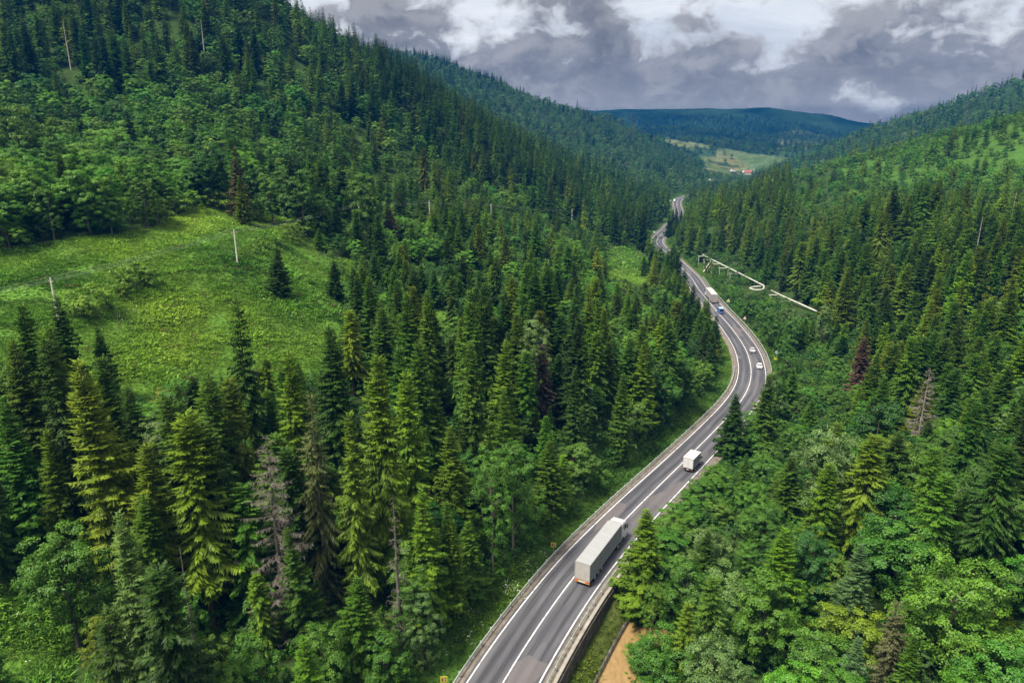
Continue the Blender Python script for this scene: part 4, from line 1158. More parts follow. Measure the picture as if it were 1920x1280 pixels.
def build_trees():
    roots = []
    for kind, meshes, ref, group in (('spruce', SPM, 28., 'spruces of the valley forest'), ('broadleaf', BLM, 15., 'broadleaved trees of the valley forest')):
        for i in PICK[kind]:
            t = TREES[i]
            c, tr = meshes[t['pat'] % len(meshes)]
            nm = 'spruce_tree' if kind == 'spruce' else 'broadleaf_tree'
            e = link(nm, None, None, t['b'], t['rz'])
            e.empty_display_size = .3
            wx = t['w'] * 1.0
            e.scale = (wx * RNG.uniform(.88, 1.12), wx * RNG.uniform(.88, 1.12), t['h'] / ref)
            if not t['hero']: e.rotation_euler = (RNG.normal(0, .03), RNG.normal(0, .03), t['rz'])
            lb = LABEL[i] or COLW[t['tn']] + (' spruce' if kind == 'spruce' else ' broadleaf tree') + ' in the dense forest on the valley side'
            tag(e, lb, 'tree', group)
            o = link('crown', c, e); o['tint'] = [float(q) for q in t['tc']]
            link('trunk', tr, e)

def instancer(name, meshes, pts, rot, scl, idx, tint, label):
    """one object of kind stuff: points that carry copies of the meshes"""
    coll = bpy.data.collections.new(name + '_patterns')
    for q, me in enumerate(meshes):
        coll.objects.link(bpy.data.objects.new('%s_pattern_%02d' % (name, q), me))
    n = len(pts)
    me = bpy.data.meshes.new(name)
    me.vertices.add(n); me.vertices.foreach_set('co', np.asarray(pts, np.float32).ravel())
    for nm, ty, dat in (('rot', 'FLOAT_VECTOR', rot), ('scl', 'FLOAT_VECTOR', scl), ('tint', 'FLOAT_COLOR', np.c_[tint, np.ones(n)]), ('pick', 'INT', idx)):
        a = me.attributes.new(nm, ty, 'POINT')
        a.data.foreach_set({'FLOAT_VECTOR': 'vector', 'FLOAT_COLOR': 'color', 'INT': 'value'}[ty], np.asarray(dat, np.int32 if ty == 'INT' else np.float32).ravel())
    o = link(name, me)
    ng = bpy.data.node_groups.new(name + '_nodes', 'GeometryNodeTree')
    ng.interface.new_socket('Geometry', in_out='INPUT', socket_type='NodeSocketGeometry')
    ng.interface.new_socket('Geometry', in_out='OUTPUT', socket_type='NodeSocketGeometry')
    gi, go = ng.nodes.new('NodeGroupInput'), ng.nodes.new('NodeGroupOutput')
    iop = ng.nodes.new('GeometryNodeInstanceOnPoints')
    ci = ng.nodes.new('GeometryNodeCollectionInfo'); ci.inputs['Collection'].default_value = coll
    ci.inputs['Separate Children'].default_value = True; ci.inputs['Reset Children'].default_value = True
    def attr(nm, ty):
        a = ng.nodes.new('GeometryNodeInputNamedAttribute'); a.data_type = ty; a.inputs['Name'].default_value = nm
        return [s for s in a.outputs if s.enabled and s.name == 'Attribute'][0]
    e2r = ng.nodes.new('FunctionNodeEulerToRotation')
    ng.links.new(attr('rot', 'FLOAT_VECTOR'), e2r.inputs[0])
    ng.links.new(gi.outputs[0], iop.inputs['Points']); ng.links.new(ci.outputs[0], iop.inputs['Instance'])
    iop.inputs['Pick Instance'].default_value = True
    ng.links.new(attr('pick', 'INT'), iop.inputs['Instance Index'])
    ng.links.new(e2r.outputs[0], iop.inputs['Rotation']); ng.links.new(attr('scl', 'FLOAT_VECTOR'), iop.inputs['Scale'])
    ng.links.new(iop.outputs[0], go.inputs[0])
    md = o.modifiers.new('scatter', 'NODES'); md.node_group = ng
    o['kind'] = 'stuff'; o['label'] = label
    return o

def build_forest():
    taken = set(PICK['spruce']) | set(PICK['broadleaf'])
    for kind, ref, l0, l1, l2, cm, tm, nm, label in (('spruce', 28., SP0, SP1, SP2, M['needles'], M['bark'], 'spruce_forest', 'dense dark spruce forest covering the hillsides'),
                                                    ('broadleaf', 15., BL0, BL1, BL2, M['leaves'], M['bark_grey'], 'broadleaf_forest', 'leafy broadleaved forest covering the hillsides')):
        meshes = [merged_mesh(kind, c, t, cm, tm) for c, t in l0 + l1 + l2]
        ids = [i for i, t in enumerate(TREES) if t['kind'] == kind and i not in taken]
        b = np.array([TREES[i]['b'] for i in ids]); z = proj(b)[2]
        n0, n1 = len(l0), len(l1)
        pat = np.array([TREES[i]['pat'] for i in ids])
        idx = np.where(z < 250, pat % n0, np.where(z < 560, n0 + pat % n1, n0 + n1 + pat % len(l2)))
        sc = np.array([(TREES[i]['w'], TREES[i]['w'], TREES[i]['h'] / ref) for i in ids])
        rot = np.array([(RNG.normal(0, .03), RNG.normal(0, .03), TREES[i]['rz']) for i in ids])
        tint = np.array([TREES[i]['tc'] for i in ids])
        instancer(nm, meshes, b, rot, sc, idx, tint, label)

UNDER = CLEAR[1:2] + [[(1310, 488), (1343, 488), (1334, 516), (1311, 516)], [(1440, 541), (1455, 541), (1536, 582), (1530, 590), (1440, 556)], [(1395, 534), (1437, 534), (1437, 549), (1395, 549)], CLEAR[5]]
def build_cover():
    # bushes under and between the trees
    x, y, h, d, k, px, py, z, r = scatter(34, 600, 2.7, 21)
    dist = np.hypot(x, y)
    ok = (z > 20) & (px > -100) & (px < 2020) & (np.abs(d) > np.where(d > 0, np.where(k < K_WALL + 14, 17., 8.6), 9.2))
    md = in_poly(px, py, MEADOW)
    for g in GLADES: md |= in_poly(px, py, g)
    ok &= ~md & (proj(np.stack([x, y, h + 3], 1))[2] > 50)
    ok &= r.random(len(x)) < np.where(dist < 260, .85, .65); ok &= (dist < 270) | ((d > 0) & (d < np.where(dist > 330, 95, 55)))
    i = np.where(ok)[0]
    bl = np.array([not blocks('broadleaf', (x[q], y[q], h[q]), 2.2, 1.2, UNDER) for q in i]); i = i[bl]
    n = len(i)
    s = r.uniform(.5, 1.15, n) * np.where(d[i] > 0, 1.15, 1.); s = np.where((d[i] > 0) & (d[i] < 12.5), s * .8, s)
    tn = r.choice(4, n, p=[.45, .28, .17, .1])
    tint = np.array([jit(TINT[('bl_mid', 'bl_dark', 'bl_bright', 'bl_silver')[q]], r, .2) for q in tn])
    meshes = [merged_mesh('shrub', c, t, M['leaves'], M['bark_grey']) for c, t in SH0]
    instancer('undergrowth', meshes, np.stack([x[i], y[i], h[i] - .15], 1), np.c_[np.zeros((n, 2)), r.uniform(0, 6.28, n)], np.c_[s, s, s * r.uniform(.8, 1.4, n)], r.integers(0, 4, n), tint, 'green bushes filling the gaps under and between the trees')
    # grass of the meadow, the clearings and the road verges
    tf = [tuft(400 + q, 60, hh, w, bw) for q, (hh, w, bw) in enumerate([(.7, .8, .16), (.95, .65, .14), (.5, 1.0, .18), (1.25, .7, .14), (.8, 1.1, .18)])]
    tm = [mesh_np('grass_tuft', v, f, M['grass'], {'leaf': ('FLOAT', 'FACE', lf)}) for v, f, lf in tf]
    A1, A2 = scatter(45, 320, .72, 31), scatter(320, 620, 2.0, 32)
    g2 = np.zeros(len(A2[0]), bool)
    for g in GLADES: g2 |= in_poly(A2[5], A2[6], g)
    x, y, h, d, k, px, py, z = [np.concatenate([a, b[g2]]) for a, b in zip(A1[:8], A2[:8])]; r = A1[8]; farg = np.arange(len(x)) >= len(A1[0])
    dist = np.hypot(x, y)
    md = in_poly(px, py, MEADOW) & (dist < 300)
    for g in GLADES: md |= in_poly(px, py, g)
    md |= farg
    ad = np.abs(d)
    e = d - WALL
    md |= (d < 0) & (ad > 6.0) & (ad < 12) | (d > 0) & (k >= K_WALL + 12) & (ad > 6.4) & (ad < 13) | (d > 0) & (k < K_WALL + 12) & (e > .6) & (e < 2.7)
    ok = md & (z > 20) & (px > -60) & (px < 1980) & (py < 1340)
    i = np.where(ok)[0]; n = len(i)
    pn = fbm(x[i] / 7, y[i] / 7, 4); p2 = fbm(x[i] / 23 + 9, y[i] / 23, 3)
    vg = (ad[i] <= 14) & (k[i] < 700); big = np.where(vg, .62, 1.0)
    s = np.clip(.75 + pn * 1.25, .3, 1.6) * big * np.where(farg[i], 2.0, 1.)
    tint = np.array(TINT['gr'])[None] * np.clip(1 + p2[:, None] * .6 + pn[:, None] * .55 + r.normal(0, .16, (n, 1)), .35, 1.7) * (1 + np.stack([p2 * .5, p2 * .05, 0 * p2], 1))
    tint[vg] *= np.array([.42, .5, .5]); lg = vg & (d[i] > 0) & (k[i] < K_WALL + 12); tint[lg] *= np.array([1.2, .85, .8])
    bl = (r.random(n) < .02) & ~vg
    tint[bl] = (.13, .12, .04)
    instancer('meadow_grass', tm, np.stack([x[i], y[i], h[i]], 1), np.c_[r.normal(0, .12, (n, 2)), r.uniform(0, 6.28, n)], np.c_[s * 1.1, s * 1.1, s], r.integers(0, 5, n), np.clip(tint, .01, .4), 'tall tussocky green grass of the meadow and road verges')
    print('grass', n)

def z_far(b):
    return proj(b)[2][0] > 200
def build_special():
    for q, (nm, b, h, how, label) in enumerate(SPEC):
        if how in ('twigs', 'snag', 'pole', 'bare'):
            par = dict(twigs=(5.0, .04, 2.2, 170, False), snag=(2.1, .06, .8, 80, False), pole=(.9, .35, .3, 34, True), bare=(4.6, .1, 1.6, 130, False))[how]
            cr, tr = dead_spruce(500 + q, 24., *par)
            a, t = tree_meshes('dead_spruce', cr, tr, M['deadtwig'] if how != 'bare' else M['deadwood'], M['palewood'] if z_far(b) else M['deadwood'] if how == 'bare' else M['deadtwig'])
            sx = h / 24.
        else:
            c0, gp, dr, dn = dict(half=(.1, .4, 1.3, .8), brown=(.03, .05, 1., 1.), rust=(.03, .0, .9, 1.), rust_top=(.05, .2, 1., 1.), half2=(.05, .35, 1., .8), yellow=(.06, .1, 1., .9))[how]
            cr, tr = spruce(540 + q, 28, 3.4, c0, dn, 0, dr, gp, .85)
            a, t = tree_meshes('dying_spruce', cr, tr, M['needles'], M['deadwood'])
            sx = h / 28.
        e = empty(nm, b, RNG.uniform(0, 6.28), label, 'tree', 'dead and dying spruces')
        wid = dict(twigs=1.1, snag=1., pole=.6, bare=1.1, half=.85, brown=1.35, rust=1.4, rust_top=1.25, half2=1.2, yellow=1.)[how]
        if how == 'pole' and b[0] < 0 and z_far(b): wid *= 1.6
        wx = sx * wid * (1.25 if h < 13 else 1.)
        e.scale = (wx, wx, sx)
        o = link('crown', a, e)
        o['tint'] = list(dict(half=(.06, .075, .02), brown=(.055, .046, .03), rust=(.085, .055, .032), rust_top=(.085, .075, .025), half2=(.07, .075, .03), yellow=(.12, .115, .025)).get(how, (.2, .16, .12)))
        link('trunk', t, e)
# ------------------------------------------------------------------ sky, sun, air
SUN_EL, SUN_AZ = 62.0, -125.0      # degrees; azimuth measured from +Y (view direction) towards +X
def build_world():
    w = bpy.data.worlds.new('World'); SC.world = w; w.use_nodes = True
    nt = w.node_tree; nt.nodes.clear()
    out = nt.nodes.new('ShaderNodeOutputWorld'); bg = nt.nodes.new('ShaderNodeBackground')
    sky = nt.nodes.new('ShaderNodeTexSky'); sky.sky_type = 'NISHITA'; sky.sun_disc = False
    sky.sun_elevation = R(SUN_EL); sky.sun_rotation = R(SUN_AZ); sky.altitude = 800; sky.dust_density = 2.
    tc = nt.nodes.new('ShaderNodeTexCoord'); d = tc.outputs['Generated']
    nrm = nt.nodes.new('ShaderNodeVectorMath'); nrm.operation = 'NORMALIZE'; L(nt, d, nrm.inputs[0]); d = nrm.outputs[0]
    sx = nt.nodes.new('ShaderNodeSeparateXYZ'); L(nt, d, sx.inputs[0]); el = sx.outputs[2]
    # cloud layers: warped noise on the direction of view, flattened towards the horizon
    def mp(sc, lo=(0, 0, 0)):
        m = nt.nodes.new('ShaderNodeMapping'); m.inputs['Scale'].default_value = sc; m.inputs['Location'].default_value = lo
        L(nt, d, m.inputs[0]); return m.outputs[0]
    def vadd(v, o):
        n = nt.nodes.new('ShaderNodeVectorMath'); n.operation = 'ADD'; L(nt, v, n.inputs[0]); n.inputs[1].default_value = o; return n.outputs[0]
    def warp(v, scale, amt, det=3):
        w_ = nt.nodes.new('ShaderNodeTexNoise'); w_.inputs['Scale'].default_value = scale; w_.inputs['Detail'].default_value = det; L(nt, v, w_.inputs['Vector'])
        m = nt.nodes.new('ShaderNodeVectorMath'); m.operation = 'MULTIPLY_ADD'; L(nt, vadd(w_.outputs['Color'], (-.5, -.5, -.5)), m.inputs[0]); m.inputs[1].default_value = (amt,) * 3; L(nt, v, m.inputs[2]); return m.outputs[0]
    v1 = warp(mp((7.5, 7.5, 11.), CLOUD_LOC), 1.6, .5)
    nA = noise(nt, v1, 1.15, 10, .55)
    nUp = noise(nt, vadd(v1, (-.05, .0, .30)), 1.15, 8, .55)         # the same cloud a little higher: where it thins out, light comes through
    fluff = noise(nt, v1, 4.2, 8, .62)
    bias = ramp(nt, maprange(nt, el, .0, .5), [(0, (.26,) * 3), (.15, (.22,) * 3), (.23, (.115,) * 3), (.34, (.03,) * 3), (.6, (.05,) * 3), (1, (.1,) * 3)])
    dens = mathn(nt, 'ADD', mathn(nt, 'ADD', nA, bias), mathn(nt, 'MULTIPLY', mathn(nt, 'SUBTRACT', fluff, .5), .10))
    mask = maprange(nt, dens, .48, .60, 0, 1, True)
    lit = maprange(nt, mathn(nt, 'SUBTRACT', dens, mathn(nt, 'ADD', nUp, bias)), -.03, .13, 0, 1, True)   # upper edges of each puff
    core = maprange(nt, dens, .52, .72, 0, 1, True)
    body = ramp(nt, core, [(0, (.42, .41, .415)), (.35, (.224, .228, .242)), (1, (.143, .144, .158))])
    body = mixc(nt, mathn(nt, 'MULTIPLY', lit, .55), body, (.45, .435, .43))
    body = mixc(nt, maprange(nt, fluff, .42, .72, 0, .4), body, (.35, .335, .335))
    low = maprange(nt, el, .045, .115, 1, 0, True)            # the even grey bank low over the mountains
    bank = mixc(nt, noise(nt, mp((3, 3, 9.), (5, 2, 0)), 1.6, 6, .6), (.188, .176, .162), (.352, .34, .318))
    body = mixc(nt, mathn(nt, 'MULTIPLY', low, .62), body, bank)
    veil = noise(nt, warp(mp((2.2, 2.2, 7.), (3, 1, 0)), 1.2, .6), 1.7, 8, .62)
    gapc = mixc(nt, maprange(nt, veil, .36, .62), (.42, .43, .45), (.68, .66, .63))
    vis = mixc(nt, mask, gapc, body)
    # an overcast sky is brighter overhead than at the horizon
    up = maprange(nt, el, .22, .8, 1.0, OVERHEAD, True)
    mul = nt.nodes.new('ShaderNodeVectorMath'); mul.operation = 'SCALE'; L(nt, vis, mul.inputs[0]); L(nt, up, mul.inputs['Scale'])
    tot = nt.nodes.new('ShaderNodeVectorMath'); tot.operation = 'ADD'
    ss = nt.nodes.new('ShaderNodeVectorMath'); ss.operation = 'SCALE'; L(nt, sky.outputs[0], ss.inputs[0])
    L(nt, mathn(nt, 'MULTIPLY', mathn(nt, 'SUBTRACT', 1., mask), .015), ss.inputs['Scale'])
    # air between: the low sky is seen through kilometres of haze, so it is that much brighter outside it
    tau = mathn(nt, 'DIVIDE', HAZE_D * 214., mathn(nt, 'MAXIMUM', el, .05))
    comp = mathn(nt, 'EXPONENT', tau)
    mulc = nt.nodes.new('ShaderNodeVectorMath'); mulc.operation = 'SCALE'; L(nt, mul.outputs[0], mulc.inputs[0]); L(nt, comp, mulc.inputs['Scale']); mul = mulc
    sc2 = nt.nodes.new('ShaderNodeVectorMath'); sc2.operation = 'SCALE'; L(nt, mul.outputs[0], sc2.inputs[0]); sc2.inputs['Scale'].default_value = SKY_GAIN
    L(nt, sc2.outputs[0], tot.inputs[0]); L(nt, ss.outputs[0], tot.inputs[1])
    L(nt, tot.outputs[0], bg.inputs[0]); bg.inputs[1].default_value = 1.0
    L(nt, bg.outputs[0], out.inputs[0])
    w.cycles.sampling_method = 'MANUAL'; w.cycles.sample_map_resolution = 1024
    s = bpy.data.lights.new('sun', 'SUN'); s.energy = SUN_E; s.angle = R(14); s.color = (1., .93, .79)
    so = bpy.data.objects.new('sun', s); COL.objects.link(so)
    a, e = R(SUN_AZ), R(SUN_EL)
    v = Vector((math.sin(a) * math.cos(e), math.cos(a) * math.cos(e), math.sin(e)))
    so.rotation_euler = v.to_track_quat('Z', 'Y').to_euler(); so.location = (0, 0, 400)

def build_haze():
    mb = MB().box((-4600, -4600, -30), (4600, 4600, 282))
    o = mb.build('haze', None)
    m, nt, out = new_mat('valley_haze')
    v = N(nt, 'ShaderNodeVolumePrincipled')
    v.inputs['Color'].default_value = HAZE_COL; v.inputs['Density'].default_value = HAZE_D; v.inputs['Anisotropy'].default_value = 0.
    L(nt, v.outputs[0], out.inputs['Volume'])
    o.data.materials.append(m)
    o['kind'] = 'stuff'; o['label'] = 'thin blue haze filling the valley'
CLOUD_LOC = (9.4, 3.2, 1.3)
OVERHEAD, SKY_GAIN, SUN_E, EXPO = 4.2, .275, 3.1, 1.98
HAZE_D, HAZE_COL = 4.0e-4, (.0, .054, .185, 1)
# ------------------------------------------------------------------ vehicles (local: y forward, x right, z up)
def wheel(parent, x, y, r=.5, w=.3, twin=False):
    if twin: w = .58
    t = MB().cyl((0, 0, 0), r, w, 'x', 22).build('wheel', M['tyre'], parent, smooth_=False)
    t.location = (x, y, r)
    s = 1 if x > 0 else -1
    m = MB().cyl((s * (w / 2 + .004), 0, 0), r * .58, .05, 'x', 16)
    rim = m.build('rim', M['rim'], t)
    h = MB().cyl((s * (w / 2 + .04), 0, 0), r * .2, .1, 'x', 10).build('hub', M['rim'], t)
    return t
def loft(secs, mat, name, parent, sm=False):
    """closed skin over sections, each a list of (x,y,z) with the same count"""
    bm = bmesh.new()
    rings = [[bm.verts.new(p) for p in s] for s in secs]
    n = len(rings[0])
    for a, b in zip(rings, rings[1:]):
        for j in range(n): bm.faces.new((a[j], a[(j + 1) % n], b[(j + 1) % n], b[j]))
    bm.faces.new(rings[0]); bm.faces.new(rings[-1][::-1])
    bmesh.ops.recalc_face_normals(bm, faces=bm.faces)
    me = bpy.data.meshes.new(name); bm.to_mesh(me); bm.free()
    me.materials.append(mat)
    return link(name, me, parent)
def rsec(w, y, z0, z1, top_in=.0, c=.08):
    """rounded box section in the xz plane at y"""
    h = w / 2; t = h - top_in
    return [(-h + c, y, z0), (h - c, y, z0), (h, y, z0 + c), (h - top_in * .2, y, (z0 + z1) / 2), (t, y, z1 - c), (t - c, y, z1), (-t + c, y, z1), (-t, y, z1 - c), (-h + top_in * .2, y, (z0 + z1) / 2), (-h, y, z0 + c)]

def road_pose(px, py, h=0., rev=False):
    p = G(px, py, h); k = road_k(p)
    a = math.atan2(RT[k, 1], RT[k, 0]) - math.pi / 2 + (math.pi if rev else 0)
    return p, a

def lorry(px, py, label, top, side, rear, orange, off=None):
    p, a = road_pose(px, py)
    e = empty('articulated_lorry', (p[0], p[1], .01), a, label, 'lorry', 'lorries driving up the valley')
    tb = MB().box((-1.24, .03, 1.2), (1.24, 13.57, 3.93)).build('trailer_body', rear, e)
    rf = loft([[(-1.275, y, 3.9), (1.275, y, 3.9), (1.275, y, 3.97), (1.18, y, 4.03), (0, y, 4.05 - sag), (-1.18, y, 4.03), (-1.275, y, 3.97)] for y, sag in [(0, .02), (1.7, .05), (2.3, .0), (4.2, .06), (4.6, .0), (6.6, .06), (7.0, .0), (9.0, .05), (9.4, .0), (11.5, .05), (13.6, .02)]], top, 'roof_tarpaulin', e)
    for s in (-1, 1):
        bm = bmesh.new()
        ys = np.linspace(0.02, 13.58, 28); zs = (1.12, 1.6, 2.6, 3.5, 3.9)
        g = [[bm.verts.new((s * (1.27 + .018 * math.sin(y * 2.1 + z)), y, z)) for z in zs] for y in ys]
        for i in range(len(ys) - 1):
            for j in range(len(zs) - 1): bm.faces.new((g[i][j], g[i + 1][j], g[i + 1][j + 1], g[i][j + 1]))
        me = bpy.data.meshes.new('side_curtain'); bm.to_mesh(me); bm.free(); me.materials.append(side); link('side_curtain', me, e)
        for y in np.linspace(.8, 13., 14): MB().box((s * 1.27, y - .025, 1.05), (s * 1.305, y + .025, 3.86)).build('strap', M['dark'] if 0 else M['tarp_rear'], e)
        MB().box((s * 1.2, .05, 1.0), (s * 1.285, 13.55, 1.13)).build('side_rail', M['galv'], e)
    rd = MB().box((-1.22, -.02, 1.2), (1.22, .03, 3.88)).build('rear_curtain', rear, e)
    for x in (-1.235, 1.235): MB().box((x - .05, -.05, .98), (x + .05, .05, 3.96)).build('corner_post', M['tarp_pale'], rd)
    MB().box((-1.24, -.04, 1.0), (1.24, .02, 1.17)).build('tail_board', M['tarp_pale'], rd)
    bp = MB().box((-1.25, -.06, .55), (1.25, .06, .93), .03).build('rear_bumper', M['orange'] if orange else M['tarp_pale'], e)
    MB().box((-.56, -.085, .62), (.56, -.062, .86)).build('number_plate', M['plate'], bp)
    for s in (-1, 1): MB().box((s * .62, -.08, .82), (s * 1.2, -.062, .93)).build('tail_light', M['red'], bp)
    MB().box((-.5, .4, .82), (.5, 13.2, 1.08)).build('trailer_chassis', M['dark'], e)
    for s in (-1, 1):
        MB().box((s * 1.0, 5.4, .55), (s * 1.2, 10.2, .62)).build('side_guard', M['dark'], e)
        for y in (2.3, 3.65, 5.0): wheel(e, s * 1.05, y, .52, .38)
        wheel(e, s * 1.02, 12.1, .52, .3, True); wheel(e, s * 1.05, 15.75, .52, .34)
        MB().box((s * .8, 10.6, .1), (s * .95, 10.8, 1.1)).build('landing_leg', M['dark'], e)
        MB().box((s * .75, 13.2, .55), (s * 1.2, 14.6, 1.05), .05).build('fuel_tank', M['galv'], e)
    MB().box((-.42, 11.2, .7), (.42, 16.2, .98)).build('tractor_chassis', M['dark'], e)
    cab = loft([rsec(2.44, 14.15, .95, 3.62, .05, .12), rsec(2.48, 14.6, .8, 3.72, .06, .14), rsec(2.48, 15.9, .5, 3.55, .08, .16), rsec(2.44, 16.3, .4, 3.0, .1, .16), rsec(2.36, 16.5, .4, 2.0, .06, .16)], M['white'], 'cab', e)
    loft([rsec(2.3, 14.2, 3.5, 3.98, .18, .1), rsec(2.26, 14.9, 3.5, 3.95, .25, .1), rsec(2.1, 15.6, 3.45, 3.72, .3, .06)], M['white'], 'roof_deflector', cab)
    for s in (-1, 1):
        MB().prism([(15.0, 2.1), (16.05, 2.1), (15.95, 2.75), (15.75, 3.0), (15.0, 3.0)], s * 1.225, s * 1.262).build('side_window', M['glass'], cab)
        MB().box((s * 1.3, 16.1, 2.0), (s * 1.5, 16.22, 2.85), .03).build('mirror', M['dark'], cab)
        MB().box((s * 1.18, 13.95, .9), (s * 1.24, 14.16, 3.7)).build('side_fairing', M['white'], cab)
        MB().prism([(15.1, .48), (16.4, .48), (16.4, 1.0), (15.95, 1.28), (15.5, 1.28), (15.1, 1.0)], s * 1.22, s * 1.27).build('wheel_arch', M['white'], cab)
    MB().prism([(16.35, 2.1), (16.5, 2.08), (16.28, 3.05), (16.12, 3.05)], -1.1, 1.1).build('windscreen', M['glass'], cab)
    MB().box((-1.1, 16.47, .6), (1.1, 16.54, 1.7), .02).build('grille', M['dark'], cab)
    for s in (-1, 1): MB().box((s * .75, 16.44, .62), (s * 1.1, 16.56, .9), .02).build('headlight', M['plate'], cab)
    MB().box((-1.1, 14.0, 1.0), (1.1, 14.14, 3.5)).build('cab_back', M['dark'], cab)
    return e

def box_truck(px, py):
    p, a = road_pose(px, py)
    e = empty('box_truck', (p[0], p[1], .01), a, 'small white box truck with cream roof and two rear doors, behind the lorry', 'truck')
    MB().box((-1.08, .03, .85), (1.08, 4.3, 3.1)).build('cargo_box', M['skyblue'].copy() if 0 else M['cream'], e)
    MB().box((-1.14, -.06, 3.06), (1.14, 4.36, 3.2), .02).build('box_roof', M['cream'], e)
    for s in (-1, 1):
        MB().box((s * 1.085, .06, .9), (s * 1.1, 4.27, 3.04)).build('side_shade_panel', M['tarp_side_shaded'], e)  # sides of the white box toned dark, their shade put into the colour
        d = MB().box((s * .03, -.035, .92), (s * 1.05, .03, 3.03)).build('rear_door', M['white'], e)
        MB().box((s * .1, -.06, 1.7), (s * .16, -.03, 2.1)).build('door_handle', M['galv'], d)
        for z in (1.2, 2.0, 2.8): MB().box((s * .98, -.05, z - .05), (s * 1.08, -.03, z + .05)).build('hinge', M['galv'], d)
        wheel(e, s * .82, 1.25, .36, .26, True); wheel(e, s * .84, 4.95, .36, .24)
    MB().box((-.03, -.045, .92), (.03, -.034, 3.03)).build('lock_bar', M['galv'], e)
    b = MB().box((-1.05, -.08, .5), (1.05, .1, .7), .02).build('rear_bumper', M['dark'], e)
    MB().box((-.3, -.1, .52), (.25, -.082, .66)).build('number_plate', M['plate'], b)
    for s in (-1, 1): MB().box((s * .75, -.1, .53), (s * 1.02, -.081, .67)).build('tail_light', M['red'], b)
    MB().box((-.4, .1, .45), (.4, 5.6, .8)).build('chassis', M['dark'], e)
    c = loft([rsec(1.9, 4.38, .5, 2.2, .1, .1), rsec(1.94, 4.9, .4, 2.2, .14, .12), rsec(1.92, 5.35, .36, 1.75, .12, .12), rsec(1.86, 5.95, .36, 1.3, .06, .12), rsec(1.7, 6.25, .4, 1.05, .04, .1)], M['white'], 'cab', e)
    for s in (-1, 1):
        MB().prism([(4.55, 1.35), (5.55, 1.35), (5.1, 1.98), (4.55, 2.0)], s * .935, s * .985).build('side_window', M['glass'], c)
        MB().box((s * 1.0, 5.35, 1.35), (s * 1.2, 5.45, 1.75), .02).build('mirror', M['dark'], c)
        MB().box((s * .55, 6.16, .72), (s * .8, 6.27, .9), .02).build('headlight', M['plate'], c)
    MB().prism([(5.5, 1.72), (5.62, 1.6), (5.98, 1.34), (5.86, 1.44)], -.75, .75).build('windscreen', M['glass'], c)
    return e

